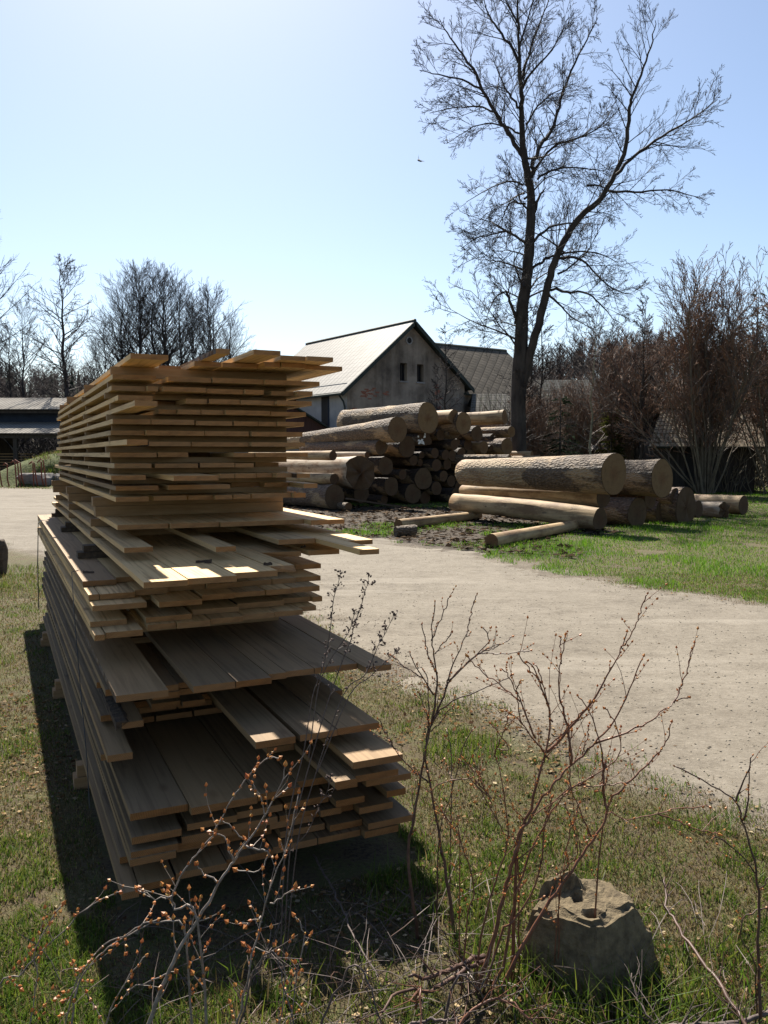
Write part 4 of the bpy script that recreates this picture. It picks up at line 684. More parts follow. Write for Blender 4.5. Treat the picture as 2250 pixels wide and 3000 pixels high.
# bark litter around the piles
def litter_flat(name, n, fx, size, cols, mat='litter', hz=.01, curl=.3, kind='stuff'):
    P = fx(n); n = len(P); ang = RNG.uniform(0, 6.28, n); sz = RNG.uniform(*size, n); asp = RNG.uniform(.35, .9, n)
    c, s = np.cos(ang), np.sin(ang); til = RNG.normal(0, curl, (n, 4)) * sz[:, None]; V = np.zeros((n, 4, 3))
    for k, (u, v) in enumerate(((-1, -1), (1, -1), (1, 1), (-1, 1))):
        a = u * sz * RNG.uniform(.6, 1, n); bb = v * sz * asp * RNG.uniform(.5, 1, n)
        V[:, k, 0] = P[:, 0] + a * c - bb * s; V[:, k, 1] = P[:, 1] + a * s + bb * c; V[:, k, 2] = hz + np.abs(til[:, k]) + .2 * sz * RNG.random(n)
    cc = np.array(cols)[RNG.integers(0, len(cols), n)] * RNG.uniform(.7, 1.25, (n, 1)); tint = np.repeat(cc, 4, 0)
    me = np_mesh(name, V.reshape(-1, 3), np.arange(n * 4).reshape(n, 4), np.zeros((0, 3), int), mat, tint)
    tag(link(name, me), kind=kind)
def in_poly(poly):
    xs = [p[0] for p in poly]; ys = [p[1] for p in poly]
    def f(n):
        x = RNG.uniform(min(xs), max(xs), n * 3); y = RNG.uniform(min(ys), max(ys), n * 3); k = inside(x, y, poly); return np.stack([x[k], y[k]], 1)[:n]
    return f
litter_flat('bark_litter', 5200, in_poly(MUD), (.02, .085), [(.02, .014, .010), (.038, .027, .019), (.10, .072, .048), (.014, .010, .007)], hz=.012)  # bark bits, tinted darker to carry the pile's shade as well
# ------------------------------------------------------------------ buildings
def thing(name, label, cat, group=None, loc=(0, 0, 0), rotz=0): return tag(empty(name, loc, rotz), label, cat, group)
A35 = math.radians(35); HB = Vector((math.cos(A35), math.sin(A35), 0)); HA = Vector((-math.sin(A35), math.cos(A35), 0))
HO = Vector((1.64, 50, 0))
def hp(s, u, z): return HO + HB * s + HA * u + Vector((0, 0, z))
def build_house():
    r = thing('old_house', 'grey weathered house with pale roof and two narrow gable windows', 'house')
    SL, SR, ZR, ZL, ZRt, LN = -4.55, 4.15, 9.35, 5.55, 6.1, 12.2
    # gable wall with real openings: build as strips around them
    b = MB(); zmx = lambda s: ZR - .12 - abs(s) * (.87 if s < 0 else .80)
    wins = [(-.85, -.32, 5.95, 7.0), (.42, .92, 5.95, 7.0)]
    cuts = sorted({SL, SR, 0, *[c for w in wins for c in w[:2]]})
    for s0, s1 in zip(cuts, cuts[1:]):
        w = next((w for w in wins if abs(w[0] - s0) < 1e-6), None)
        if w:
            b.quad(hp(s0, 0, 0), hp(s1, 0, 0), hp(s1, 0, w[2]), hp(s0, 0, w[2])); b.quad(hp(s0, 0, w[3]), hp(s1, 0, w[3]), hp(s1, 0, zmx(s1)), hp(s0, 0, zmx(s0)))
            for (p, q) in ((hp(s0, 0, w[2]), hp(s0, 0, w[3])), (hp(s1, 0, w[3]), hp(s1, 0, w[2])), (hp(s0, 0, w[3]), hp(s1, 0, w[3])), (hp(s1, 0, w[2]), hp(s0, 0, w[2]))): b.quad(p, q, q + HA * .35, p + HA * .35)
        else: b.quad(hp(s0, 0, 0), hp(s1, 0, 0), hp(s1, 0, zmx(s1)), hp(s0, 0, zmx(s0)))
    b.quad(hp(SR, 0, 0), hp(SR, LN, 0), hp(SR, LN, zmx(SR)), hp(SR, 0, zmx(SR)))
    b.poly([hp(SL, LN, 0), hp(SL, LN, zmx(SL)), hp(0, LN, zmx(0)), hp(SR, LN, zmx(SR)), hp(SR, LN, 0)])
    b.obj('wall', 'old_plaster', r)
    for w in wins:
        f = MB(); f.quad(hp(w[0], .3, w[2]), hp(w[1], .3, w[2]), hp(w[1], .3, w[3]), hp(w[0], .3, w[3])); wo = f.obj('window', 'dark_opening', r)
        f = MB()
        for (s0, s1, z0, z1) in ((w[0], w[1], w[2], w[2] + .06), (w[0], w[1], w[3] - .06, w[3]), ((w[0] + w[1]) / 2 - .03, (w[0] + w[1]) / 2 + .03, w[2] + .06, w[3] - .06)):
            f.prism([hp(s0, .24, z0), hp(s1, .24, z0), hp(s1, .24, z1), hp(s0, .24, z1)], HA * .04)
        f.obj('frame', 'shed_wood', wo)
        f = MB(); f.prism([hp(w[0] - .06, -.07, w[2] - .09), hp(w[1] + .06, -.07, w[2] - .09), hp(w[1] + .06, -.07, w[2] - .015), hp(w[0] - .06, -.07, w[2] - .015)], HA * .12); f.obj('sill', 'concrete', wo)
    v = MB(); c = hp(-.18, -.012, 8.35)
    v.prism([c + HB * .17 * math.cos(a) + Vector((0, 0, .17 * math.sin(a))) for a in [k * math.pi / 8 for k in range(16)]], HA * .10); v.obj('round_vent', 'dark_opening', r)
    v = MB()
    for k in range(16):
        a0, a1 = k * math.pi / 8, (k + 1) * math.pi / 8; q = lambda a, R: c + HB * R * math.cos(a) + Vector((0, 0, R * math.sin(a)))
        v.prism([q(a0, .172), q(a1, .172), q(a1, .24), q(a0, .24)], HA * -.03)
    v.obj('vent_ring', 'concrete', r)
    # brick showing through fallen plaster
    rr = random.Random(8)
    for (s, z, n) in ((-2.75, 5.15, 16), (-3.35, 5.0, 6), (1.9, 5.2, 9), (2.0, 4.3, 8), (-4.2, 3.9, 9)):
        p = MB()
        for k in range(n):
            q = rr.uniform(-.75, .75) * (n / 14); h = rr.gauss(0, .16) * (2.2 if s > 1 or s < -4 else 1); w = rr.uniform(.16, .32)
            if abs(s) > 1.5 and (s > 1 or s < -4): q *= .35
            p.prism([hp(s + q, -.012 - .002 * k / n, z + h), hp(s + q + w, -.012 - .002 * k / n, z + h), hp(s + q + w, -.012 - .002 * k / n, z + h + .075), hp(s + q, -.012 - .002 * k / n, z + h + .075)], HA * .011)
        tag(p.obj('brick_patch', 'brick_red', r), kind='stuff')
    p = MB(); p.prism([hp(-2.0, -.02, 2.6), hp(-1.3, -.02, 2.6), hp(-1.3, -.02, 3.6), hp(-2.0, -.02, 3.6)], HA * .015); p.obj('lower_window', 'dark_opening', r)
    # white side wall with dark opening
    sw = MB(); sw.quad(hp(SL, LN, 0), hp(SL, 0, 0), hp(SL, 0, ZL + .1), hp(SL, LN, ZL + .1)); sw.obj('side_wall', 'white_plaster', r)
    for (u0, u1, z0, z1) in ((2.05, 2.85, 3.0, 5.25), (6.0, 7.2, 3.2, 5.0)):
        d = MB(); d.prism([hp(SL - .015, u0, z0), hp(SL - .015, u1, z0), hp(SL - .015, u1, z1), hp(SL - .015, u0, z1)], HB * .012); wd = d.obj('side_window', 'dark_opening', r)
        d = MB(); d.prism([hp(SL - .05, u0 - .1, z0), hp(SL - .05, u0, z0), hp(SL - .05, u0, z1), hp(SL - .05, u0 - .1, z1)], HB * .033); d.obj('frame', 'shed_blue', wd)
    # roof slabs
    def slope(sgn, se, ze):
        m = MB(); ov = .35; e0 = hp(se, -ov, ze); e1 = hp(se, LN + ov, ze); a0 = hp(0, -ov, ZR); a1 = hp(0, LN + ov, ZR); n = (e1 - e0).cross(a0 - e0).normalized()
        if n.z < 0: n = -n
        ls = (a0 - e0).length; la = (e1 - e0).length; t = n * .12; UV = [(0, 0), (la, 0), (la, ls), (0, ls)]
        m.quad(e0 + t, e1 + t, a1 + t, a0 + t, 0, UV); m.quad(e0, a0, a1, e1, 1)
        for p, q in ((e0, e1), (e1, a1), (a1, a0), (a0, e0)): m.quad(p, q, q + t, p + t, 1)
        m.obj('roof', ['roof_sheet' if sgn < 0 else 'roof_slate', 'verge_dark'], r)
        vb = MB(); w = Vector((0, 0, -.28)); vb.prism([e0 - HA * .03 + t, a0 - HA * .03 + t, a0 - HA * .03 + t + w, e0 - HA * .03 + t + w], HA * -.05); vb.obj('verge_board', 'verge_dark', r)
        return e0, e1
    e0, e1 = slope(-1, -5.05, 5.02); slope(1, 4.55, 5.6)
    rc = MB(); rc.tube([hp(0, -.36, ZR + .15), hp(0, LN + .36, ZR + .15)], [.11, .11], 6); rc.obj('ridge_cap', 'verge_dark', r)
    gt = MB(); gt.tube([e0 + Vector((0, 0, -.02)) - HB * .08, e1 + Vector((0, 0, -.02)) - HB * .08], [.08, .08], 6); gt.obj('gutter', 'verge_dark', r)
    dp = MB(); dp.tube([hp(-5.0, .15, 4.95), hp(-4.75, .1, 4.6), hp(-4.66, .1, 4.3), hp(-4.66, .1, 0)], [.055] * 4, 6); dp.obj('downpipe', 'verge_dark', r)
build_house()
def roof_slab(name, parent, e0, e1, a0, a1, mats, th=.12):
    m = MB(); n = (e1 - e0).cross(a0 - e0).normalized()
    if n.z < 0: n = -n
    ls = (a0 - e0).length; la = (e1 - e0).length; t = n * th
    m.quad(e0 + t, e1 + t, a1 + t, a0 + t, 0, [(0, 0), (la, 0), (la, ls), (0, ls)]); m.quad(e0, a0, a1, e1, 1)
    for p, q in ((e0, e1), (e1, a1), (a1, a0), (a0, e0)): m.quad(p, q, q + t, p + t, 1)
    return m.obj(name, mats, parent)
def build_wing():
    r = thing('barn_wing', 'long wing with dark diamond slate roof behind the grey house', 'barn'); S0, S1 = 4.22, 11.6
    w = MB(); w.quad(hp(S0, .4, 0), hp(S1, .4, 0), hp(S1, .4, 5.5), hp(S0, .4, 5.5)); w.poly([hp(S1, .4, 0), hp(S1, 8.6, 0), hp(S1, 8.6, 5.5), hp(S1, 4.5, 8.75), hp(S1, .4, 5.5)]); w.quad(hp(S0, 8.6, 0), hp(S0, 8.6, 5.5), hp(S1, 8.6, 5.5), hp(S1, 8.6, 0)); w.obj('wall', 'old_plaster', r)
    roof_slab('roof', r, hp(S0 - .1, .0, 5.3), hp(S1 + .3, .0, 5.3), hp(S0 - 1.6, 4.5, 8.9), hp(S1 + .3, 4.5, 8.9), ['roof_slate', 'verge_dark'])
    roof_slab('roof', r, hp(S0 - .1, 9.0, 5.3), hp(S1 + .3, 9.0, 5.3), hp(S0 - 1.6, 4.5, 8.9), hp(S1 + .3, 4.5, 8.9), ['roof_slate', 'verge_dark'])
    c = MB(); c.tube([hp(S0 - 1.5, 4.5, 9.03), hp(S1 + .3, 4.5, 9.03)], [.12, .12], 6); c.obj('ridge_cap', 'verge_dark', r)
    d = MB(); d.prism([hp(7, .38, 2.2), hp(8, .38, 2.2), hp(8, .38, 3.6), hp(7, .38, 3.6)], HA * .015); d.obj('window', 'dark_opening', r)
build_wing()
def build_leanto():
    r = thing('lean_to_shed', 'low concrete shed with dark red boarded gable against the white house wall', 'shed')
    q = lambda s, u, z: hp(s, u, z)                                 # gable faces the yard (HB-normal), roof runs along HB
    w = MB(); u0, u1, s0 = 1.0, 8.0, -8.6
    w.quad(q(s0, u0 + .5, 0), q(-4.62, u0 + .5, 0), q(-4.62, u0 + .5, 2.55), q(s0, u0 + .5, 2.55)); w.quad(q(s0, u1, 0), q(s0, u0 + .5, 0), q(s0, u0 + .5, 2.55), q(s0, u1, 2.55)); w.obj('wall', 'concrete', r)
    g_ = MB(); g_.prism([q(-8.95, .62, 2.5), q(-4.6, .62, 2.5), q(-4.75, .62, 2.75), q(-8.9, .62, 4.75)], HA * .06); g_.obj('boarded_gable', 'red_boards', r)
    e0, e1, a0, a1 = q(-4.55, .35, 2.55), q(-4.55, 8.2, 2.55), q(-9.0, .35, 4.85), q(-9.0, 8.2, 4.85)
    roof_slab('roof', r, e0, e1, a0, a1, ['roof_slate', 'verge_dark'], .08); roof_slab('roof', r, q(-12.6, .35, 2.55), q(-12.6, 8.2, 2.55), a0, a1, ['roof_slate', 'verge_dark'], .08)
    g_ = MB(); g_.prism([q(-12.5, .62, 2.5), q(-8.96, .62, 2.5), q(-8.96, .62, 4.75)], HA * .06); g_.obj('boarded_gable', 'red_boards', r)
    w = MB(); w.quad(q(-12.3, 1.5, 0), q(s0, 1.5, 0), q(s0, 1.5, 2.5), q(-12.3, 1.5, 2.5)); w.obj('wall', 'concrete', r)
build_leanto()
def build_tile_shed():
    r = thing('tiled_shed', 'small shed with mossy pale tile roof behind the bare shrubs', 'shed'); V = Vector
    w = MB(); w.quad(V((11.2, 34.6, 0)), V((15.6, 34.9, 0)), V((15.6, 34.9, 1.95)), V((11.2, 34.6, 1.95))); w.quad(V((11.2, 38.4, 0)), V((11.2, 34.6, 0)), V((11.2, 34.6, 1.95)), V((11.2, 38.4, 1.95)))
    w.poly([V((11.2, 38.4, 1.95)), V((11.2, 34.6, 1.95)), V((12.2, 36.6, 3.4))]); w.obj('wall', 'shed_wood', r)
    e0, e1, a0, a1 = V((10.8, 34.0, 1.85)), V((15.9, 34.3, 1.85)), V((12.05, 36.3, 3.5)), V((15.9, 36.6, 3.5))
    o = roof_slab('roof', r, e0, e1, a0, a1, ['roof_tile', 'verge_dark'], .07); roof_slab('roof', r, V((10.8, 38.8, 1.85)), V((15.9, 39, 1.85)), a0, a1, ['roof_tile', 'verge_dark'], .07)
    c = MB(); c.tube([a0 + V((-.05, 0, .08)), a1 + V((0, 0, .08))], [.09, .09], 6); c.obj('ridge_cap', 'roof_tile', r)
    d = MB(); d.prism([V((12.6, 34.66, .1)), V((13.5, 34.72, .1)), V((13.5, 34.72, 1.8)), V((12.6, 34.66, 1.8))], (0, -.04, 0)); d.obj('door', 'dark_opening', r)
build_tile_shed()
def build_barn():
    r = thing('old_barn', 'dark barn with worn tile roof deep among the bare trees', 'barn'); V = Vector
    w = MB(); w.quad(V((5.2, 48.6, 0)), V((12.0, 48.6, 0)), V((12.0, 48.6, 3.2)), V((5.2, 48.6, 3.2))); w.poly([V((12.0, 48.6, 0)), V((13.5, 55.5, 0)), V((13.5, 55.5, 3.2)), V((14.2, 52.1, 5.1)), V((12.0, 48.6, 3.2))]); w.obj('wall', 'shed_wood', r)
    roof_slab('roof', r, V((4.8, 48.0, 3.0)), V((11.95, 48.0, 3.0)), V((5.5, 52.0, 5.25)), V((14.45, 52.0, 5.25)), ['roof_old', 'verge_dark']); roof_slab('roof', r, V((4.8, 56, 3.0)), V((16.5, 56.0, 3.0)), V((5.5, 52.0, 5.25)), V((14.45, 52.0, 5.25)), ['roof_old', 'verge_dark'])
    d = MB(); d.prism([V((10.2, 48.55, 0)), V((11.6, 48.55, 0)), V((11.6, 48.55, 2.4)), V((10.2, 48.55, 2.4))], (0, -.05, 0)); d.obj('door', 'dark_opening', r)
    r = thing('far_barn', 'taller dark roof behind the worn barn among the trees', 'barn')
    w = MB(); w.box(9.5, 16, 60, 66, 0, 5.2); w.obj('wall', 'shed_wood', r)
    roof_slab('roof', r, V((9, 59.6, 4.9)), V((16.4, 59.6, 4.9)), V((9, 63, 7.1)), V((16.4, 63, 7.1)), ['roof_old', 'verge_dark']); roof_slab('roof', r, V((9, 66.4, 4.9)), V((16.4, 66.4, 4.9)), V((9, 63, 7.1)), V((16.4, 63, 7.1)), ['roof_old', 'verge_dark'])
build_barn()
def build_open_shed():
    r = thing('open_shed', 'long open timber shed with two tiers of corrugated roof', 'shed'); V = Vector
    x0, x1 = -36, -17.2
    roof_slab('lower_roof', r, V((x0, 48.6, 2.78)), V((x1, 48.6, 2.78)), V((x0, 51.8, 3.55)), V((x1, 51.8, 3.55)), ['roof_corr', 'shed_wood'], .06)
    roof_slab('upper_roof', r, V((x0, 51.0, 4.3)), V((x1 - .6, 51.0, 4.3)), V((x0, 54.2, 5.2)), V((x1 - .6, 54.2, 5.2)), ['roof_corr', 'shed_wood'], .06)
    roof_slab('upper_roof', r, V((x0, 57.4, 4.3)), V((x1 - .6, 57.4, 4.3)), V((x0, 54.2, 5.2)), V((x1 - .6, 54.2, 5.2)), ['roof_corr', 'shed_wood'], .06)
    b = MB(); b.box(x0, x1 - .8, 51.85, 51.95, 3.3, 4.4); b.obj('clerestory_wall', 'shed_blue', r)
    b = MB(); b.box(x0, x1 - .8, 51.2, 51.3, 4.12, 4.28); b.obj('rafter_plate', 'shed_wood', r)
    b = MB(); b.box(x0, x1, 48.9, 49.06, 2.55, 2.75); b.obj('eaves_beam', 'shed_wood', r)
    for x in (-34.5, -31.2, -28, -24.9, -21.75, -17.6):
        p = MB(); p.box(x - .11, x + .11, 49.0, 49.2, 0, 2.56); po = p.obj('post', 'shed_wood', r)
        for s in (-1, 1):
            q = MB(); q.prism([V((x + s * .11, 49.04, 1.75)), V((x + s * .11, 49.04, 1.95)), V((x + s * .75, 49.04, 2.55)), V((x + s * .62, 49.04, 2.55))], (0, .12, 0)); q.obj('brace', 'shed_wood', po)
    for x in (-34.5, -28, -21.75, -17.9):
        p = MB(); p.box(x - .1, x + .1, 56.4, 56.6, 0, 4.3); p.obj('post', 'shed_wood', r)
    b = MB(); b.box(x0, -25.2, 57, 57.1, 0, 4.3); b.obj('back_wall', 'shed_wood', r)
    for i in range(6):
        b = MB(); b.box(0, 5.2, 0, .35, 0, .05); tag(b.obj('board', ['wood_old_shaded'], None, (-26.6 + .2 * (i % 2), 50.1, .75 + .17 * i), .02), f'weathered board stacked inside the open shed, {ORD[i]} from the bottom', 'board', 'boards stacked in the open shed')
    for i in range(6):
        for x in (-26.0, -22.2):
            b = MB(); b.box(0, .12, 0, .34, 0, .118 if i else .748); tag(b.obj('spacer_block', ['shed_wood'], None, (x, 50.11, (.801 + .17 * (i - 1)) if i else .0), .02), 'dark spacer block between boards inside the open shed', 'spacer block', 'spacer blocks in the open shed')
build_open_shed()
def build_mound():
    b = MB(); n, k = 9, 30; rr = random.Random(5)
    for i in range(n + 1):
        f = i / n; R = 4.2 * (1 - f); z = 1.75 * (1 - (1 - f) ** 1.7) if False else 1.75 * math.sin(f * math.pi / 2) ** 1.25
        for j in range(k):
            a = 2 * math.pi * j / k; w = 1 + .2 * mnoise.noise(Vector((math.cos(a), math.sin(a), f * 2))); b.v.append((-16.7 + R * 1.15 * w * math.cos(a), 43.8 + R * .8 * w * math.sin(a), -.05 + z * (1 + .12 * mnoise.noise(Vector((math.cos(a) * 3 * (1 - f), math.sin(a) * 3 * (1 - f), f * 5))))))
    for i in range(n):
        for j in range(k): a = i * k + j; c = i * k + (j + 1) % k; b.face((a, c, c + k, a + k))
    tag(b.obj('mound', 'mound_grass', smooth=True), kind='structure')
build_mound()
def rock(name, mat, c, size, label, cat, seed=1, lumps=.35, group=None, sub=3):
    bm = bmesh.new(); bmesh.ops.create_icosphere(bm, subdivisions=sub, radius=1)
    for v in bm.verts:
        n = mnoise.noise(v.co * 1.3 + Vector((seed * 7.1, 0, 0))) * lumps + mnoise.noise(v.co * 3.5 + Vector((seed * 3, 1, 0))) * lumps * .35
        p = v.co * (1 + n); v.co = Vector((max(-.8, min(.8, p.x)) * size[0], max(-.8, min(.8, p.y)) * size[1], max(-.6, min(.7, p.z)) * size[2]))
    me = bpy.data.meshes.new(name); bm.to_mesh(me); bm.free(); me.materials.append(M[mat]); o = link(name, me, None, c); tag(o, label, cat, group); return o
rock('boulder', 'boulder', (-17.3, 41.4, .28), (1.05, .7, .55), 'grey boulder at the foot of the grassy mound', 'boulder', 3)
rock('boulder', 'boulder', (-15.9, 41.7, .3), (.8, .6, .5), 'flat grey block beside the boulder, partly behind the lumber', 'boulder', 5)
for i, (x, hgt, lean) in enumerate([(-19.05, .95, .2), (-18.75, 1.0, .28), (-18.45, .85, -.1), (-18.0, .98, .12), (-17.85, 1.05, .2), (-17.7, .95, .25), (-17.15, .9, .05), (-17.0, .95, .3), (-16.75, 1.0, .02), (-16.55, 1.1, .3)]):
    b = MB(); z0 = 1.15 if False else 0; P = [(x, 40.6 + .1 * (i % 3), 0), (x - lean * .1, 40.6, hgt * .6), (x - lean * .35, 40.6, hgt + .5), (x - lean * .35 - .12, 40.62, hgt + .58), (x - lean * .35 - .22, 40.64, hgt + .45)]
    P = [(p[0], p[1], p[2] * .82) for p in P]; b.tube(P, [.035, .034, .032, .03, .028], 6)
    tag(b.obj('iron_hook', 'rust'), f'rusty bent iron rod before the grassy mound, {ORD[i]} from the left', 'iron rod', 'rusty iron rods')
rock('stump', 'wood_dark', (-5.13, 10.95, .22), (.12, .14, .36), 'dark weathered post stump at the very left edge of the grass', 'stump', 9, .2)
def build_van():
    r = thing('covered_vehicle', 'dark vehicle with shiny rounded roof half hidden behind the huge log', 'vehicle', None, (10.95, 44, gz(10.95, 44)))
    prof = [(-.78, .35), (-.8, 1.0), (-.74, 1.25), (-.56, 1.72), (-.3, 1.83), (.3, 1.83), (.56, 1.72), (.74, 1.25), (.8, 1.0), (.78, .35)]
    b = MB(); st = [(-2.0, .55), (-1.9, .72), (-.9, .8), (-.2, 1.0), (1.6, 1.0), (1.95, .9), (2.0, .6)]; k = len(prof)
    for (y, f) in st:
        for (x, z) in prof: b.v.append((x * (.92 + .08 * f), y, .35 + (z - .35) * f))
    for i in range(len(st) - 1):
        for j in range(k): a = i * k + j; c = i * k + (j + 1) % k; b.face((a, c, c + k, a + k))
    b.face(range(k)); b.face([(len(st) - 1) * k + j for j in range(k)][::-1]); b.obj('body', 'car_paint', r, smooth=True)
    g_ = MB(); g_.quad((-.62, -.86, 1.2), (.62, -.86, 1.2), (.46, -.28, 1.72), (-.46, -.28, 1.72)); g_.obj('windscreen', 'car_glass', r)
    for (x, y) in ((-.72, -1.3), (.72, -1.3), (-.72, 1.2), (.72, 1.2)):
        t = MB(); t.tube([(x - .1, y, .32), (x + .1, y, .32)], [.32, .32], 16); t.obj('wheel', 'rubber', r)
build_van()
# ------------------------------------------------------------------ trees
def rot_about(d, ang, az):
    u = d.orthogonal().normalized(); w = d.cross(u); return (d * math.cos(ang) + (u * math.cos(az) + w * math.sin(az)) * math.sin(ang)).normalized()
def sprout(mb, p, d, L, r, lv, P, rr):
    """recursive twig growth; P: per-level dict(n, ang, ratio, wob, up, k, seg, rmin)"""
    q = P[lv]; n = q['seg']; pts = [p.copy()]; d = d.normalized(); dirs = [d]
    for i in range(n):
        d = (d + Vector((rr.gauss(0, q['wob']), rr.gauss(0, q['wob']), rr.gauss(0, q['wob']) + q['up']))).normalized(); pts.append(pts[-1] + d * (L / n)); dirs.append(d)
    rads = [max(q['rmin'], r * (1 - .75 * i / n)) for i in range(n + 1)]; mb.tube(pts, rads, q['k'], q.get('mi', 0), False)
    if lv + 1 < len(P):
        m = max(1, int(round(q['n'] * rr.uniform(.75, 1.25))))
        for c in range(m):
            f = q.get('f0', .2) + (1 - q.get('f0', .2)) * (c + rr.random()) / m; i = min(int(f * n), n - 1); s = f * n - i
            sprout(mb, pts[i].lerp(pts[i + 1], s), rot_about(dirs[i + 1], q['ang'] * rr.uniform(.65, 1.3), rr.uniform(0, 6.28)), L * q['ratio'] * rr.uniform(.6, 1.15) * (1.15 - .6 * f), max(q['rmin'], r * .55 * (1 - .6 * f)), lv + 1, P, rr)
def build_big_tree():
    root = thing('bare_tree', 'tall bare tree with twin trunks and fine spreading branches', 'tree'); rr = random.Random(21)
    tk = MB(); cr = MB(); PB = [dict(n=6, ang=.66, ratio=.48, wob=.055, up=.01, k=4, seg=6, rmin=.0080, f0=.12), dict(n=5, ang=.65, ratio=.52, wob=.06, up=.03, k=3, seg=3, rmin=.0056, f0=.12), dict(n=3, ang=.55, ratio=.55, wob=.06, up=.10, k=3, seg=2, rmin=.0044), dict(n=0, ang=.5, ratio=.5, wob=.1, up=.18, k=3, seg=2, rmin=.0038)]
    for li, (pts, r0) in enumerate(TREE_LIMBS):
        if li == 0: pts = [(5.15, 32, -.1), (5.16, 32, .6)] + pts[1:]
        if li == 1: pts = [(5.28, 32, 2.9)] + pts
        if li > 1: q0 = Vector(pts[0]); pts = [tuple(q0 + (Vector(p) - q0) * .90) for p in pts]
        C = catmull(pts, 4); n = len(C) - 1; ln = sum((a - b_).length for a, b_ in zip(C, C[1:]))
        pw = 1.35 if li == 0 else .9; rads = [max(.010, r0 * (.72 if li == 0 else .66) * (1 - i / n) ** pw + .009) for i in range(n + 1)]
        if li == 0: rads[0] *= 1.35; rads[1] *= 1.15
        wig = [c + Vector((rr.gauss(0, 1), rr.gauss(0, 1), rr.gauss(0, 1))) * min(.05, rads[i] * .5) if li > 1 else c + Vector((rr.gauss(0, .02), 0, 0)) for i, c in enumerate(C)]
        (tk if li < 2 else cr).tube(wig, rads, 10 if li < 2 else 6)
        start = .42 if li == 0 else (.30 if li == 1 else .22); sp = .20 if li > 1 else .34
        m = max(4, int(ln * (1 - start) / sp))
        for c in range(m):
            f = start + (.97 - start) * (c + rr.random()) / m; x = f * n; i = min(int(x), n - 1); p = C[i].lerp(C[i + 1], x - i); d = (C[i + 1] - C[i]).normalized()
            L = (rr.uniform(1.4, 3.0) if li < 2 else rr.uniform(1.0, 2.15) * (1.2 - .72 * f) * (1 if ln > 2.5 else .8))
            if li < 2: L *= 1.15 - .5 * f
            sprout(cr, p, rot_about(d, rr.uniform(.55, 1.05), rr.uniform(0, 6.28)) + Vector((0, 0, .12)), L, min(rads[i] * .42, .024), 0, PB, rr)
    for c in range(16):                                         # limbs towards and away from the yard
        z = rr.uniform(4.5, 12); a = rr.choice((1, -1)) * math.pi / 2 + rr.gauss(0, .75); x0 = 5.15 + .035 * z if z < 11 else 5.3 - .05 * (z - 11); L = rr.uniform(2.2, 4.2) * (1.15 - z / 30)
        p = Vector((x0 if rr.random() < .68 or z > 12 else 5.5 + .32 * (z - 5), 32, z)); d = Vector((math.cos(a), math.sin(a), rr.uniform(.15, .9))).normalized(); pts = [p]
        for k in range(6): d = (d + Vector((rr.gauss(0, .13), rr.gauss(0, .13), rr.gauss(.0, .1)))).normalized(); pts.append(pts[-1] + d * L / 6)
        cr.tube(pts, [max(.010, .045 * (1 - k / 6.5)) for k in range(7)], 5)
        for k in range(8):
            f = .15 + .85 * (k + rr.random()) / 8; i = min(5, int(f * 6)); sprout(cr, pts[i].lerp(pts[i + 1], f * 6 - i), rot_about((pts[i + 1] - pts[i]).normalized(), rr.uniform(.5, 1.0), rr.uniform(0, 6.28)), rr.uniform(.9, 2.0) * (1.2 - .6 * f), .016, 0, PB, rr)
    # epicormic twigs on the lower trunk
    for c in range(70):
        z = rr.uniform(1.5, 9); p = Vector((5.15 + .05 * z + rr.uniform(-.2, .2), 32 + rr.uniform(-.2, .2), z)); sprout(cr, p, Vector((rr.uniform(-1, 1), rr.uniform(-1, 1), rr.uniform(.0, .7))), rr.uniform(.5, 1.5), .016, 1, PB, rr)
    tk.obj('trunk', 'tree_bark', root, smooth=True); cr.obj('crown', 'twig_dark', root)
    print('big tree faces', len(cr.f))
build_big_tree()
def tree_meshes(h, r0, nb, spread, asc, seed, lean=0.0, base=.28, mats=('alder_bark', 'twig_dark'), shape='cone', P=None, rt=1.0):
    rr = random.Random(seed); tk = MB(); cr = MB(); n = 12
    pts = [Vector((lean * h * (i / n) + rr.gauss(0, .006 * h) * (i > 0), rr.gauss(0, .006 * h) * (i > 0), h * i / n - (.1 if i == 0 else 0))) for i in range(n + 1)]
    rads = [max(.012, r0 * (1 - i / n) ** .85) for i in range(n + 1)]; tk.tube(pts, rads, 7)
    P = P or [dict(n=8, ang=.7, ratio=.42, wob=.07, up=.04, k=3, seg=4, rmin=.016 * rt, f0=.15), dict(n=5, ang=.7, ratio=.5, wob=.1, up=.05, k=3, seg=2, rmin=.012 * rt), dict(n=0, ang=.6, ratio=.5, wob=.1, up=.06, k=3, seg=2, rmin=.010 * rt)]
    for c in range(nb):
        f = base + (1 - base) * (c + rr.random()) / nb; x = f * n; i = min(int(x), n - 1); p = pts[i].lerp(pts[i + 1], x - i); g_ = (f - base) / (1 - base)
        L = spread * ((1 - g_) ** .8 if shape == 'cone' else (.35 + 1.3 * math.sin(math.pi * min(1, g_ * .92 + .08)) ** .8) * .62) * rr.uniform(.7, 1.2) + .35
        az = rr.uniform(0, 6.28); el = asc + .35 * g_ + rr.gauss(0, .12); sprout(cr, p, Vector((math.cos(az) * math.cos(el), math.sin(az) * math.cos(el), math.sin(el))), L, min(rads[i] * .5, .05), 0, P, rr)
    return tk.mesh('trunk', mats[0], True), cr.mesh('crown', mats[1])
def plant_tree(name, ms, loc, rotz, sc, label, group, cat='tree'):
    r = thing(name, label, cat, group, loc, rotz); r.scale = (sc, sc, sc)
    for nm, me in zip(('trunk', 'crown'), ms): link(nm, me, r)
    return r
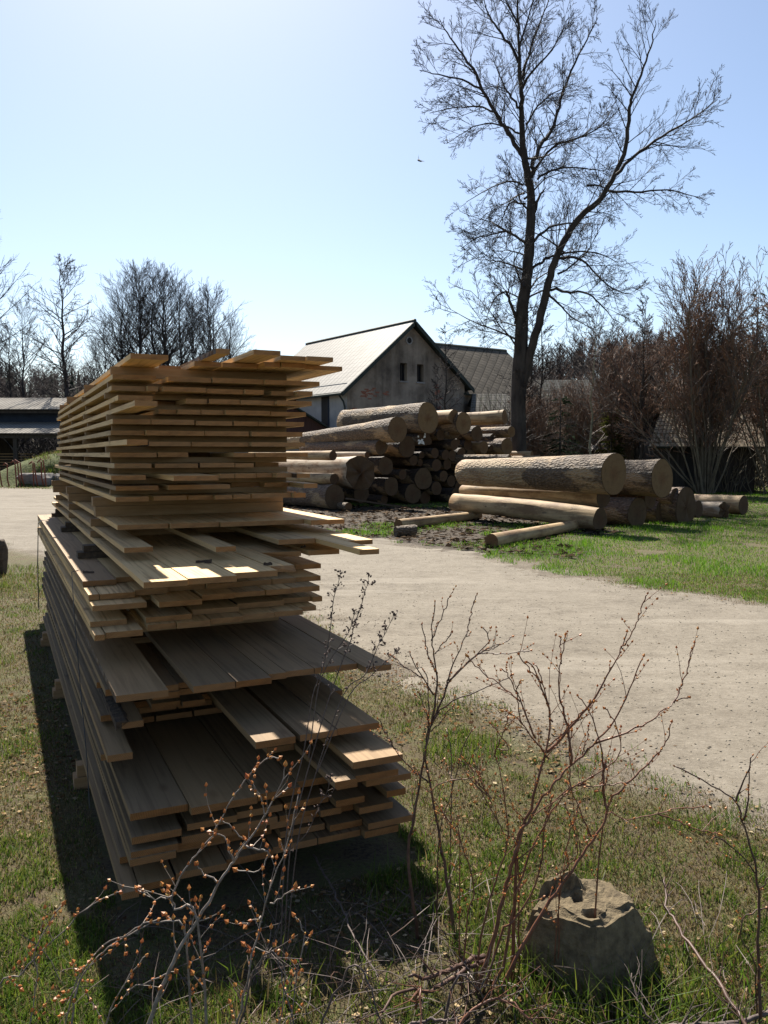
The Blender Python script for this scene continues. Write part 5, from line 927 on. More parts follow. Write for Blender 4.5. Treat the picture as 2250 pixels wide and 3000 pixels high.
POV = [dict(n=8, ang=.55, ratio=.40, wob=.07, up=.05, k=3, seg=4, rmin=.010, f0=.12), dict(n=5, ang=.55, ratio=.5, wob=.1, up=.06, k=3, seg=2, rmin=.007), dict(n=0, ang=.5, ratio=.5, wob=.1, up=.08, k=3, seg=2, rmin=.006)]
AL = [tree_meshes(16, .17, 66, 3.9, .62, 31 + i, rr_lean, base=.2, shape='oval', P=POV) for i, rr_lean in enumerate((.0, .012, -.015))]
ALL = tree_meshes(15.5, .22, 52, 3.0, .35, 40, .004, base=.18, shape='oval')
SD = [(x, y, s) for x, y, s in [(-24.4, 71, .70), (-23.4, 70, .82), (-22.5, 73, .95), (-21.6, 69, 1.0), (-20.9, 71, 1.08), (-20.1, 69, 1.06), (-19.3, 70, 1.05), (-18.5, 70, 1.02), (-17.8, 69, 1.03), (-17.0, 70, 1.0), (-16.3, 72, .93), (-15.5, 69, .88), (-14.7, 71, .97), (-14.0, 70, .96), (-13.2, 72, .84), (-12.3, 71, .62)]]
for i, (x, y, s) in enumerate(SD): plant_tree('alder_tree', AL[i % 3], (x, y, 0), i * 1.7, s * .96, f'bare alder in the grove above the lumber, {ORD[i]} from its left', 'alders of the grove')
plant_tree('bare_tree', ALL, (-23.0, 60, 0), .4, .98, 'slim lone bare tree left of the alder grove', 'bare trees on the far left')
for i, (x, y, s, t) in enumerate([(-30.4, 62, .92, 0), (-31.9, 66, 1.22, 1), (-28.6, 64, .72, 2), (-27.3, 63, .78, 1), (-25.2, 66, .62, 0), (-34, 60, .95, 2), (-37, 68, 1.1, 0)]):
    plant_tree('bare_tree', AL[t] if i % 2 else ALL, (x, y, 0), i * 2.1, s, ['leafless tree with heavy trunk at the left picture edge behind the shed roof', 'tallest leafless tree cut by the left edge', 'small leafless tree right of the heavy trunk', 'leafless tree between the small one and the lone slim tree', 'low leafless tree beside the lone slim tree', 'leafless tree beyond the left edge of the shed', 'leafless tree farthest left behind the shed'][i], 'bare trees on the far left')
# hazel-like shrubs on the right
PH = [dict(n=7, ang=.42, ratio=.36, wob=.05, up=.03, k=4, seg=7, rmin=.012, f0=.3), dict(n=6, ang=.5, ratio=.5, wob=.08, up=.06, k=3, seg=3, rmin=.010, f0=.15), dict(n=3, ang=.5, ratio=.55, wob=.08, up=.02, k=3, seg=2, rmin=.008), dict(n=0, ang=.4, ratio=.5, wob=.05, up=-.05, k=3, seg=1, rmin=.010, mi=1)]
def shrub_mesh(seed, ns, h, flare):
    rr = random.Random(seed); st = MB(); tw = MB()
    class Two: pass
    def stem_add(p, d, L, r):
        q = PH[0]; n = q['seg']; pts = [p]; dirs = [d]
        for i in range(n): d = (d + Vector((rr.gauss(0, .04), rr.gauss(0, .04), rr.gauss(0, .03) + .02))).normalized(); pts.append(pts[-1] + d * (L / n)); dirs.append(d)
        st.tube(pts, [max(.012, r * (1 - .8 * i / n)) for i in range(n + 1)], 5, 0, False)
        for c in range(15):
            f = .25 + .75 * (c + rr.random()) / 15; i = min(int(f * n), n - 1)
            sprout(tw, pts[i].lerp(pts[i + 1], f * n - i), rot_about(dirs[i + 1], rr.uniform(.3, .65), rr.uniform(0, 6.28)), L * .26 * rr.uniform(.6, 1.2), max(.012, r * .4 * (1 - .6 * f)), 1, PH, rr)
    for c in range(ns):
        a = rr.uniform(0, 6.28); e = abs(rr.gauss(0, flare)); stem_add(Vector((math.cos(a) * .5 * rr.random(), math.sin(a) * .5 * rr.random(), -.05)), Vector((math.cos(a) * e, math.sin(a) * e, 1)).normalized(), h * rr.uniform(.65, 1.05), rr.uniform(.03, .065))
    return st.mesh('stems', 'hazel_stem', True), tw.mesh('twigs', ['hazel_twig', 'hazel_catkin'])
HZ = [shrub_mesh(51, 40, 8.8, .38), shrub_mesh(52, 24, 7.6, .3), shrub_mesh(53, 30, 8.4, .28)]
def plant_shrub(ms, loc, rot, sc, label, group):
    r = thing('hazel_shrub', label, 'shrub', group, loc, rot); r.scale = sc if isinstance(sc, tuple) else (sc,) * 3
    for nm, me in zip(('stems', 'twigs'), ms): link(nm, me, r)
for i, (x, y, s, v, lab) in enumerate([(12.9, 33.2, .88, 0, 'big bare hazel shrub with many stems in front of the tiled shed'), (18.2, 33.5, .98, 2, 'tall bare hazel shrub at the right edge, before dark conifers'), (15.9, 33.4, 1.0, 1, 'bare hazel shrub between the two big ones'), (10.9, 37.5, .80, 1, 'reddish bare shrub left of the tiled shed'), (9.2, 40, .56, 2, 'slender reddish shrub near the dark vehicle'), (13.0, 42, .72, 0, 'reddish bare shrub behind the tiled shed ridge'), (21.5, 37, .95, 1, 'bare hazel shrub beyond the right edge'), (7.6, 43.5, .52, 1, 'low twiggy shrub right of the twin trunks'), (4.5, 37, .36, 2, 'low twiggy shrub left of the twin trunks'), (3.2, 41, .32, 0, 'low bare bush against the slate-roofed wing'), (6.3, 35.5, .42, 0, 'small bare bush at the foot of the twin trunks')]):
    plant_shrub(HZ[v], (x, y, gz(x, y)), i * 1.9, s, lab, 'bare hazel shrubs')
SP = [tree_meshes(9, .07, 26, 1.5, .6, 71, .03, base=.2, mats=('sapling_bark', 'hazel_twig'), rt=.6), tree_meshes(10, .11, 30, 1.6, .5, 72, -.01, base=.25, mats=('tree_bark', 'twig_dark'), rt=.8)]
for i, (x, y, s, v, lab) in enumerate([(8.35, 34, .85, 0, 'thin pale leaning sapling in front of the worn barn'), (10.8, 35, .78, 1, 'thin dark trunk left of the tiled shed'), (11.25, 36.5, .84, 1, 'second thin dark trunk beside the tiled shed'), (10.3, 38, .74, 1, 'slim dark tree behind the thin dark trunk'), (6.6, 37, .8, 1, 'slim dark tree right of the twin trunks'), (7.4, 39, .85, 1, 'slim dark tree between the twin trunks and the pale sapling'), (3.3, 45, .8, 1, 'thin leafless tree before the gable and the wing'), (2.9, 46.5, .62, 1, 'thin leafless tree touching the grey gable')]):
    plant_tree('sapling', SP[v], (x, y, gz(x, y)), i * 1.3, s, lab, 'thin saplings by the barns')
def conifer_mesh(h, w, seed, col, dens=1.0, droop=.25):
    rr = random.Random(seed); tk = MB(); tk.tube([(0, 0, -.1), (0, 0, h * .5), (0, 0, h * .98)], [h * .018, h * .011, .01], 6); V = []; Q = []; T = []
    nw = int(h * 3.2 * dens)
    for i in range(nw):
        f = (i + rr.random()) / nw; z = h * (.08 + .9 * f); R = w * (1 - f) ** .85 * rr.uniform(.75, 1.1) + .12; nb = max(4, int(9 * (1 - f) + 4))
        for j in range(nb):
            a = rr.uniform(0, 6.28); c, s = math.cos(a), math.sin(a); m = max(3, int(R / .16))
            for q in range(m):
                t = (q + rr.random()) / m; x = R * t; zz = z - droop * R * t * t + rr.gauss(0, .05); wd = .16 * (1.2 - .7 * t) * rr.uniform(.7, 1.5); ln = .30 * rr.uniform(.7, 1.3); sd = rr.choice((-1, 1)); n = len(V); hv = rr.uniform(-.16, .05)
                V += [(c * x - s * .02, s * x + c * .02, zz), (c * (x + ln) - s * wd * sd * 1.5, s * (x + ln) + c * wd * sd * 1.5, zz + hv), (c * (x + ln * .45), s * (x + ln * .45), zz + .03)]
                k = rr.uniform(.55, 1.35); T += [tuple(v * k for v in col)] * 3
    nT = len(V) // 3; me = np_mesh('crown', np.array(V), np.zeros((0, 4), int), np.arange(nT * 3).reshape(nT, 3), 'needle', np.array(T)); return tk.mesh('trunk', 'tree_bark', True), me
CF = [conifer_mesh(13, 2.6, 1, (.022, .032, .014)), conifer_mesh(10.5, 2.3, 2, (.020, .030, .015))]
for i, (x, y, s, v, lab) in enumerate([(19.8, 41, .76, 0, 'dark conifer behind the hazel shrubs, nearest the right edge'), (17.4, 43, .70, 1, 'dark conifer left of the one by the right edge'), (22.8, 42, .84, 0, 'dark conifer cut by the right edge'), (15.4, 46, .70, 1, 'dark conifer behind the tiled shed'), (20.9, 47, .95, 1, 'dark conifer farthest back on the right')]):
    plant_tree('spruce_tree', CF[v], (x, y, gz(x, y)), i * 1.1, s, lab, 'dark conifers on the right')
plant_tree('spruce_tree', conifer_mesh(4.2, 1.0, 5, (.020, .030, .018)), (7.3, 34.5, 0), 0, 1.0, 'small dark spruce before the worn barn', 'young evergreens')
plant_tree('thuja_tree', conifer_mesh(3.4, .55, 6, (.060, .066, .014), 1.6, -.6), (10.1, 37, 0), 0, 1.05, 'narrow yellow-green evergreen beside the dark vehicle', 'young evergreens')
# hills and far woods
def build_hill(name, x0, x1, y0, prof):
    b = MB(); nx, ny = 40, 12
    for j in range(ny + 1):
        for i in range(nx + 1):
            x = lerp(x0, x1, i / nx); y = y0 + 150 * (j / ny) ** 1.3; b.v.append((x, y, -.3 + hill_z(x, y)))
    for j in range(ny):
        for i in range(nx): a = j * (nx + 1) + i; b.face((a, a + 1, a + nx + 2, a + nx + 1))
    tag(b.obj(name, 'hill_soil', smooth=True), kind='structure')
def hill_z(x, y):
    l = 10.5 * float(smooth01(84, 150, np.float64(y))) * (1 - .62 * float(smooth01(-60, -8, np.float64(x))))
    r_ = 10.5 * float(smooth01(78, 140, np.float64(y))) * float(smooth01(6, 40, np.float64(x)))
    return l + r_ + 1.5 * mnoise.noise(Vector((x * .03, y * .03, 0))) * float(smooth01(84, 110, np.float64(y)))
build_hill('hill', -190, 190, 82, None)
def far_woods():
    V = []; F = []; T = []; rr = random.Random(77)
    def stick_(p, q, w0, w1, c):
        n = len(V); d = Vector((w0, 0, 0)); 
        u = Vector(q) - Vector(p); s = u.cross(Vector((0, 1, 0))).normalized() if u.length > 0 else d; s2 = u.cross(s).normalized()
        for (o, w) in ((p, w0), (q, w1)):
            for a in (0, 2.09, 4.19): v = Vector(o) + (s * math.cos(a) + s2 * math.sin(a)) * w; V.append(tuple(v)); T.append(c)
        for a in range(3): F.append((n + a, n + (a + 1) % 3, n + 3 + (a + 1) % 3, n + 3 + a))
    def conif(x, y, z, h):
        k = rr.uniform(.6, 1.2); c = (.020 * k, .028 * k, .016 * k); lay = 7
        for i in range(lay):
            f = i / lay; zz = z + h * (.12 + .88 * f); R = h * .19 * (1 - f) * rr.uniform(.85, 1.2) + .1; m = 9; n = len(V); a0 = rr.random() * 6
            V.append((x, y, zz + h * .24)); T.append(c)
            for j in range(m): a = a0 + 6.283 * j / m; q = R * rr.uniform(.65, 1.2); V.append((x + q * math.cos(a), y + q * math.sin(a), zz - .08 * h * rr.random())); T.append(tuple(v * .7 for v in c))
            for j in range(m): F.append((n, n + 1 + j, n + 1 + (j + 1) % m, n + 1 + (j + 1) % m))
    def bare(x, y, z, h):
        k = rr.uniform(.7, 1.25); c = (.060 * k, .048 * k, .045 * k); top = (x + rr.gauss(0, .3), y, z + h * .95); stick_((x, y, z), top, h * .012, .02, c)
        for i in range(20):
            f = rr.uniform(.2, .97); p = Vector((lerp(x, top[0], f), y, z + h * .95 * f)); a = rr.uniform(0, 6.28); L = h * .24 * (1.15 - f) + .4; q = p + Vector((math.cos(a) * L * .7, math.sin(a) * L * .7, L * .85)); stick_(p, q, .045, .022, c)
            for j in range(4): g_ = rr.uniform(.3, 1); pp = p.lerp(q, g_); a2 = rr.uniform(0, 6.28); qq = pp + Vector((math.cos(a2), math.sin(a2), rr.uniform(.3, 1.2))) * L * .38; stick_(pp, qq, .025, .018, c)
    for i in range(1500):
        left = rr.random() < .58
        x = rr.uniform(-75, 6) if left else rr.uniform(2, 62); y = rr.uniform(82, 168) if left else rr.uniform(92, 145)
        if abs(x) > .62 * y + 14: continue
        z = max(0, hill_z(x, y) - .4)
        if left and rr.random() < (.8 if x / y > -.26 and y > 110 else .12): conif(x, y, z, rr.uniform(4.5, 7.5))
        elif left: bare(x, y, z, rr.uniform(5, 8.5))
        else: bare(x, y, z, rr.uniform(6, 10)) if rr.random() < .97 else conif(x, y, z, rr.uniform(5, 7))
    V_ = np.array(V); q = np.array([f for f in F if f[2] != f[3]]); t = np.array([f[:3] for f in F if f[2] == f[3]])
    me = np_mesh('far_forest', V_, q, t, 'forest', np.array(T)); tag(link('far_forest', me), kind='stuff')
far_woods()
# dark thicket at the feet of the trees
def thicket(name, boxes, n, h, cols, seed):
    rr = random.Random(seed); b = MB()
    for i in range(n):
        x0, x1, y0, y1 = boxes[i % len(boxes)]; x = rr.uniform(x0, x1); y = rr.uniform(y0, y1); hh = rr.uniform(*h); p = Vector((x, y, gz(x, y) - .05))
        d = Vector((rr.gauss(0, .25), rr.gauss(0, .25), 1)).normalized(); pts = [p]
        for k in range(3): d = (d + Vector((rr.gauss(0, .15), rr.gauss(0, .15), .02))).normalized(); pts.append(pts[-1] + d * hh / 3)
        b.tube(pts, [.02, .017, .014, .008], 3, 0, False)
        for k in range(4):
            f = rr.uniform(.3, 1); q = pts[min(2, int(f * 3))]; dd = rot_about(d, rr.uniform(.4, .9), rr.uniform(0, 6.28)); b.tube([q, q + dd * hh * .3, q + dd * hh * .42 + Vector((0, 0, .1))], [.014, .012, .008], 3, 0, False)
    tag(b.obj(name, cols), kind='stuff')
thicket('undergrowth', [(-42, -8, 58, 78), (-30, -8, 74, 82)], 2600, (2.5, 6.5), ['alder_bark'], 3)
thicket('undergrowth', [(5.5, 10, 38, 47), (11, 22, 37, 46), (9, 13, 44, 49), (12, 24, 44, 56)], 900, (1.5, 4.6), ['hazel_stem'], 4)
thicket('undergrowth', [(14, 26, 33, 36), (18, 26, 31, 38)], 500, (.5, 2.5), ['hazel_stem'], 5)
b = MB(); 
for s in (-1, 1):
    b.face([len(b.v), len(b.v) + 1, len(b.v) + 2, len(b.v) + 3]); b.v += [(0, .05, .01), (s * .07, .03, .06), (s * .15, -.03, .10), (s * .05, -.04, .02)]
wing = b.mesh('wings', 'bird'); r = thing('bird', 'small dark bird flying in the open sky', 'bird', None, (1.03, 25, 10.2), .9)
bd = MB(); bd.tube([(0, .12, .0), (0, .07, .012), (0, 0, .008), (0, -.09, 0), (0, -.16, -.005)], [.006, .026, .032, .02, .012], 8); bd.obj('body', 'bird', r, smooth=True); link('wings', wing, r); r.rotation_euler = (.5, .5, .7)
# ------------------------------------------------------------------ near ground cover
def ground_cands(n, y0, y1, wide=.70, pad=1.3):
    y = y0 * (y1 / y0) ** RNG.random(n); x = RNG.uniform(-1, 1, n) * (wide * y + pad); return x, y
def lumber_local(x, y):
    dx, dy = x - LO[0], y - LO[1]; return dx * DV[0] + dy * DV[1], dx * EV[0] + dy * EV[1]
def blades(name, x, y, h, w, tint, lean=.5, z0=None):
    n = len(x); a = RNG.uniform(0, 6.28, n); la = RNG.uniform(0, 6.28, n); ll = np.abs(RNG.normal(0, lean, n)) * h; z0 = np.zeros(n) if z0 is None else z0
    V = np.zeros((n, 5, 3)); wx, wy = np.cos(a) * w / 2, np.sin(a) * w / 2; lx, ly = np.cos(la) * ll, np.sin(la) * ll
    for k, (s, f, g_) in enumerate(((-1, 0, 0), (1, 0, 0), (.75, .5, .3), (-.75, .5, .3), (0, 1, 1))):
        V[:, k, 0] = x + wx * s + lx * g_; V[:, k, 1] = y + wy * s + ly * g_; V[:, k, 2] = z0 + h * (f if f < 1 else .93) - (.004 if f == 0 else 0)
    i = np.arange(n)[:, None] * 5; me = np_mesh(name, V.reshape(-1, 3), i + np.array([[0, 1, 2, 3]]), i + np.array([[3, 2, 4]]), 'blade', np.repeat(tint, 5, 0)); return tag(link(name, me), kind='stuff')
GREEN = np.array([(.060, .112, .012), (.092, .135, .016), (.125, .150, .022), (.05, .085, .012)]); DRY = np.array([(.15, .112, .05), (.105, .074, .033), (.19, .155, .082), (.078, .064, .02)])
def mixcol(n, pdry):
    g_ = GREEN[RNG.integers(0, 4, n)]; d = DRY[RNG.integers(0, 4, n)]; k = (RNG.random(n) < pdry)[:, None]; return np.where(k, d, g_) * RNG.uniform(.7, 1.3, (n, 1))
RP = NEAR_EDGE + FAR_EDGE
def near_grass():
    x, y = ground_cands(640000, 1.5, 11)
    t, e = lumber_local(x, y); keep = ~((t > -.0) & (t < 5) & (e > .0) & (e < 1.15))
    ins = inside(x, y, RP); d = polydist(x, y, RP); patch = .55 * vnoise(x, y, 1.9, 1) + .45 * vnoise(x, y, 9, 2)
    edge = np.clip(d / (.25 + .05 * y), 0, 1); bare = smooth01(.66, .88, vnoise(x, y, 1.1, 5))
    keep &= (~ins | ((d < .10 + .02 * y) & (RNG.random(len(x)) < .10))) & ((patch + .25 * edge - .35 * bare > .44) | (RNG.random(len(x)) < .38)) & (RNG.random(len(x)) < .22 + .78 * edge)
    x, y, patch = x[keep], y[keep], patch[keep]; n = len(x); lush = smooth01(.44, .72, patch); h = RNG.uniform(.006, .019, n) * (1 + 1.2 * lush) * (1 + .04 * y); w = RNG.uniform(.0018, .004, n) * (1 + .10 * y)
    blades('grass', x, y, h, w, mixcol(n, .80 - .74 * lush), .9)
    print('near blades', n)
near_grass()
def tufts(cs):
    X, Y, Hh, Wd, T = [], [], [], [], []
    for (cx, cy, R, hh, n, dry) in cs:
        r_ = R * np.sqrt(RNG.random(n)); a = RNG.uniform(0, 6.28, n); X.append(cx + r_ * np.cos(a)); Y.append(cy + r_ * np.sin(a)); Hh.append(.75 * hh * RNG.uniform(.45, 1.1, n)); Wd.append(RNG.uniform(.003, .0055, n)); T.append(mixcol(n, dry))
    blades('grass_tufts', *map(np.concatenate, (X, Y, Hh, Wd)), np.concatenate(T), .65)
tufts([(.42, 4.35, .22, .16, 420, .05), (.55, 2.30, .22, .20, 420, .1), (.80, 2.22, .2, .2, 330, .1), (.35, 2.55, .15, .15, 200, .1), (-1.95, 3.6, .2, .09, 300, .1), (-2.1, 2.9, .25, .08, 300, .1), (-1.15, 2.35, .22, .09, 320, .2), (-.95, 2.1, .2, .10, 240, .2), (-3.1, 6.2, .3, .12, 260, .1), (1.05, 2.4, .2, .14, 250, .2), (-.2, 2.25, .3, .16, 240, .3), (.15, 2.9, .25, .12, 260, .3), (1.35, 2.5, .3, .12, 300, .3), (-.55, 2.25, .2, .12, 160, .4), (.9, 3.2, .25, .07, 300, .2), (.2, 3.6, .3, .07, 300, .3), (-2.6, 4.6, .35, .08, 350, .2), (-2.9, 9.5, .5, .1, 250, .3)])
def bank_grass():
    n = 230000; y = 8.2 * (40 / 8.2) ** RNG.random(n); x = RNG.uniform(-.2, .66, n) * y + RNG.uniform(0, 2.5, n)
    ins = inside(x, y, RP); d = polydist(x, y, RP); dm = polydist(x, y, MUD); mi = inside(x, y, MUD)
    patch = .6 * vnoise(x, y, .9, 3) + .4 * vnoise(x, y, 4, 4); edge = np.clip(d / (.5 + .02 * y), 0, 1)
    keep = ~ins & ~(mi & (dm > .35) & ((patch < .52) | (y > 19))) & (patch + .35 * edge > .56); x, y, patch, dm, mi = x[keep], y[keep], patch[keep], dm[keep], mi[keep]; n = len(x)
    lush = smooth01(.45, .68, patch); h = RNG.uniform(.025, .075, n) * (.6 + .8 * lush); w = RNG.uniform(.004, .008, n) * (y / 11)
    blades('grass', x, y, h, w, mixcol(n, .26 - .24 * lush) * np.array([1.12, 1.55, .8]), .6, .9 * smooth01(38, 47, y) * smooth01(1, 6, x)); print('bank blades', n)
    n = 90000; y = 9.0 * (60 / 9.0) ** RNG.random(n); x = RNG.uniform(-.72, -.1, n) * y - 1; ins = inside(x, y, RP); d = polydist(x, y, RP); keep = ~ins & (vnoise(x, y, .8, 6) + .3 * np.clip(d, 0, 1) > .55); x, y = x[keep], y[keep]; n = len(x)
    blades('grass', x, y, RNG.uniform(.03, .09, n), RNG.uniform(.006, .01, n) * y / 14, mixcol(n, .35), .6)
bank_grass()
def mound_blades():
    n = 9000; a = RNG.uniform(0, 6.28, n); f = np.sqrt(RNG.random(n)); x = -16.7 + 4.4 * f * np.cos(a); y = 43.8 + 3.1 * f * np.sin(a); z = 1.75 * np.sin((1 - f) * math.pi / 2) ** 1.25 - .1
    blades('mound_grass', x, y, RNG.uniform(.12, .3, n), RNG.uniform(.02, .035, n), mixcol(n, .4), .6, z)
mound_blades()
def near_pts(y0, y1, on_road=False, thr=.45, seed=7):
    def f(n):
        x, y = ground_cands(n * 4, y0, y1); t, e = lumber_local(x, y); ins = inside(x, y, RP); d = polydist(x, y, RP)
        k = (ins if on_road else ~ins) & ~((t > 0) & (t < 5) & (e > .02) & (e < 1.1)) & (vnoise(x, y, 1.7, seed) + .25 * (d < .5) > thr); return np.stack([x[k], y[k]], 1)[:n]
    return f
LEAF = [(.11, .06, .027), (.15, .092, .045), (.19, .125, .066), (.06, .034, .02), (.21, .16, .10), (.09, .048, .025)]
litter_flat('fallen_leaves', 6500, near_pts(1.8, 6.5, thr=.42), (.004, .012), LEAF, hz=.006, curl=.45)
litter_flat('fallen_leaves', 5000, near_pts(4, 12, thr=.4), (.006, .018), LEAF, hz=.008, curl=.4)
litter_flat('wood_chips', 1500, near_pts(2.2, 9, thr=.5, seed=8), (.005, .015), [(.31, .23, .13), (.22, .16, .09), (.34, .28, .18)], hz=.005, curl=.2)
def pebbles(name, n, fx, size, mat='pebble', hz=.004):
    P = fx(n); n = len(P); s = size[0] * (size[1] / size[0]) ** (RNG.random(n) ** 2.2); o = np.array([(1, 0, 0), (0, 1, 0), (-1, 0, 0), (0, -1, 0), (0, 0, .8), (.5, .5, .55), (-.5, .5, .5), (-.5, -.5, .55), (.5, -.5, .5)])
    V = o[None] * (s[:, None, None] * RNG.uniform(.6, 1.25, (n, 9, 1))); a = RNG.uniform(0, 6.28, n); c, si = np.cos(a)[:, None], np.sin(a)[:, None]; el = RNG.uniform(.6, 1, n)[:, None]
    X = V[:, :, 0] * c - V[:, :, 1] * el * si + P[:, :1]; Y = V[:, :, 0] * si + V[:, :, 1] * el * c + P[:, 1:2]; Z = V[:, :, 2] * .75 + hz
    T = np.array([(0, 1, 5), (1, 2, 6), (2, 3, 7), (3, 0, 8), (0, 5, 8), (1, 6, 5), (2, 7, 6), (3, 8, 7), (5, 6, 4), (6, 7, 4), (7, 8, 4), (8, 5, 4)])
    me = np_mesh(name, np.stack([X, Y, Z], -1).reshape(-1, 3), np.zeros((0, 4), int), (np.arange(n)[:, None, None] * 9 + T[None]).reshape(-1, 3), mat); tag(link(name, me), kind='stuff')
pebbles('road_gravel', 26000, near_pts(3.3, 20, True, thr=.25), (.0025, .014)); pebbles('road_gravel', 2600, near_pts(2.4, 9, False, thr=.55), (.002, .011))
litter_flat('road_litter', 420, near_pts(3.4, 20, True, thr=.5, seed=9), (.004, .014), [(.12, .085, .055), (.08, .055, .036), (.2, .16, .11)], hz=.006, curl=.3)
# stone block with two gouges
def build_stone():
    base = [(.42, 2.50), (.515, 2.385), (.605, 2.30), (.755, 2.35), (.875, 2.50), (.79, 2.67), (.61, 2.70), (.47, 2.63)]
    top = [(.447, 2.458, .20), (.53, 2.405, .215), (.607, 2.335, .218), (.700, 2.385, .238), (.767, 2.435, .242), (.705, 2.56, .25), (.60, 2.56, .25), (.513, 2.515, .235)]
    bm = bmesh.new(); B = [bm.verts.new((p[0], p[1], -.05)) for p in base]; Mi = [bm.verts.new((lerp(p[0], q[0], .5), lerp(p[1], q[1], .5), q[2] * .55)) for p, q in zip(base, top)]; T = [bm.verts.new(q) for q in top]; n = len(base)
    for i in range(n):
        j = (i + 1) % n; bm.faces.new((B[i], B[j], Mi[j], Mi[i])); bm.faces.new((Mi[i], Mi[j], T[j], T[i]))
    bm.faces.new(T); bm.faces.new(B[::-1])
    bmesh.ops.triangulate(bm, faces=[f for f in bm.faces if len(f.verts) > 4]); bmesh.ops.bevel(bm, geom=[e for e in bm.edges if min(v.co.z for v in e.verts) > .1], offset=.016, segments=3, affect='EDGES')
    bmesh.ops.triangulate(bm, faces=bm.faces); 
    for _ in range(3): bmesh.ops.subdivide_edges(bm, edges=[e for e in bm.edges if e.calc_length() > .022], cuts=1, use_grid_fill=True); bmesh.ops.triangulate(bm, faces=bm.faces)
    for v in bm.verts:
        p = v.co; n1 = mnoise.noise(p * 8) * .010 + mnoise.noise(p * 22) * .007 + mnoise.noise(p * 60) * .0045; v.co += Vector((n1 * .8, n1 * .5, n1))
        for (gx, gy, R, dp) in ((.60, 2.475, .022, .03), (.622, 2.40, .022, .035), (.625, 2.51, .014, .015)):
            dd = math.hypot(p.x - gx, p.y - gy)
            if dd < R and p.z > .13: v.co.z -= dp * (1 - (dd / R) ** 2)
        if p.x < .625 and p.y > 2.515 and p.z > .19: v.co.z += .04 * min(1, (.625 - p.x) / .03)
    me = bpy.data.meshes.new('stone_block'); bm.to_mesh(me); bm.free(); me.materials.append(M['stone_grey']); tag(link('stone_block', me), 'rough squared stone block with small hollows on top, among the twigs', 'stone')
build_stone()
# ------------------------------------------------------------------ budding bushes and dry weeds
def bush(name, limbs, label, mat, seed, buds=True, twig=(.03, .13), spacing=.055, bsz=(.0040, .0060), start=.35, cat='bush', extra=1.0, second=0):
    rr = random.Random(seed); root = thing(name, label, cat); st = MB(); tw = st; bd = MB()
    def bud(p, d, s=1.0):
        if buds: bd.blob(p + d * .003, rr.uniform(*bsz) * s, d + Vector((0, 0, .25)), rr.uniform(1.15, 1.5), jit=.12)
    more = []
    if second:
        for pts, r0 in limbs:
            C = catmull(pts, 3); n = len(C) - 1
            if r0 < .0028: continue
            for _ in range(second):
                f = rr.uniform(.35, .92); i = min(n - 1, int(f * n)); d = (C[i + 1] - C[i]).normalized(); d = rot_about(d, rr.uniform(.35, .75), rr.uniform(0, 6.28)); L = rr.uniform(.10, .25) * (1.2 - .5 * f); q = [C[i].copy()]
                for k in range(4): d = (d + Vector((rr.gauss(0, .1), rr.gauss(0, .1), rr.gauss(0, .06) + .10))).normalized(); q.append(q[-1] + d * L / 4)
                if q[-1].z > .1: more.append(([tuple(v) for v in q], .0022))
    for pts, r0 in list(limbs) + more:
        P = [Vector(p) for p in pts]
        if P[0].z < .5 and P[0].z > .02 and len(P) > 3 and r0 > .0021: P = [Vector((P[0].x - (P[1].x - P[0].x) * .3, P[0].y + .02, -.03))] + P
        C = catmull(P, 4); C = [c + Vector((rr.gauss(0, .0016), rr.gauss(0, .004), rr.gauss(0, .0016))) for c in C]; n = len(C) - 1
        cum = [0]
        for a, b_ in zip(C, C[1:]): cum.append(cum[-1] + (b_ - a).length)
        rads = [max(.0017, 1.08 * r0 * (1 - .78 * c / cum[-1])) for c in cum]; st.tube(C, rads, 7 if r0 > .004 else 5)
        Lt = cum[-1]; s = Lt * start if Lt > .5 else Lt * .12; i = 0
        while s < Lt:
            while i < n - 1 and cum[i + 1] < s: i += 1
            f = (s - cum[i]) / max(1e-6, cum[i + 1] - cum[i]); p = C[i].lerp(C[i + 1], f); d = (C[i + 1] - C[i]).normalized(); q = s / Lt
            if rr.random() < .5 * extra and q < .95:
                dd = rot_about(d, rr.uniform(.5, 1.0), rr.uniform(0, 6.28)); dd = (dd + Vector((0, 0, .25))).normalized(); L = rr.uniform(*twig) * (1.25 - .5 * q) * (1.6 if rr.random() < .15 else 1); tp = [p]; k = 4; e = dd
                for _ in range(k): e = (e + Vector((rr.gauss(0, .12), rr.gauss(0, .12), rr.gauss(0, .1) + .06))).normalized(); tp.append(tp[-1] + e * L / k)
                tr = max(.0012, rads[i] * .45); tw.tube(tp, [tr * (1 - .12 * k2) for k2 in range(k + 1)], 4, 0, False); bud(tp[-1], e, 1.1)
                for m in range(1, k):
                    if rr.random() < .75: o = rot_about(e, .7, rr.uniform(0, 6.28)); bud(tp[m] + o * .003, o, .85)
            else:
                o = rot_about(d, .6, rr.uniform(0, 6.28)); bud(p + o * rads[i], o, .9)
            s += spacing * rr.uniform(.6, 1.4)
        bud(C[-1], (C[-1] - C[-2]).normalized(), 1.25)
    st.obj('stems', mat, root, smooth=True)
    if bd.f: tag(bd.obj('buds', 'bud', root), kind='stuff')
    return root
bush('budding_bush', BUSH_RED, 'reddish budding bush with many stems beside the stone block', 'bush_red', 5, spacing=.038, bsz=(.0032, .0047), second=1)
bush('budding_bush', BUSH_SLIM, 'slim budding bush with two stems between the lumber and the reddish bush', 'bush_dark', 6, spacing=.036, bsz=(.0026, .0040), twig=(.02, .08), second=1)
bush('budding_bush', BUSH_GREY, 'grey-barked bush with orange buds spreading in front of the lumber', 'bush_grey', 7, spacing=.036, bsz=(.0044, .0068), twig=(.025, .10), start=.18, extra=1.15)
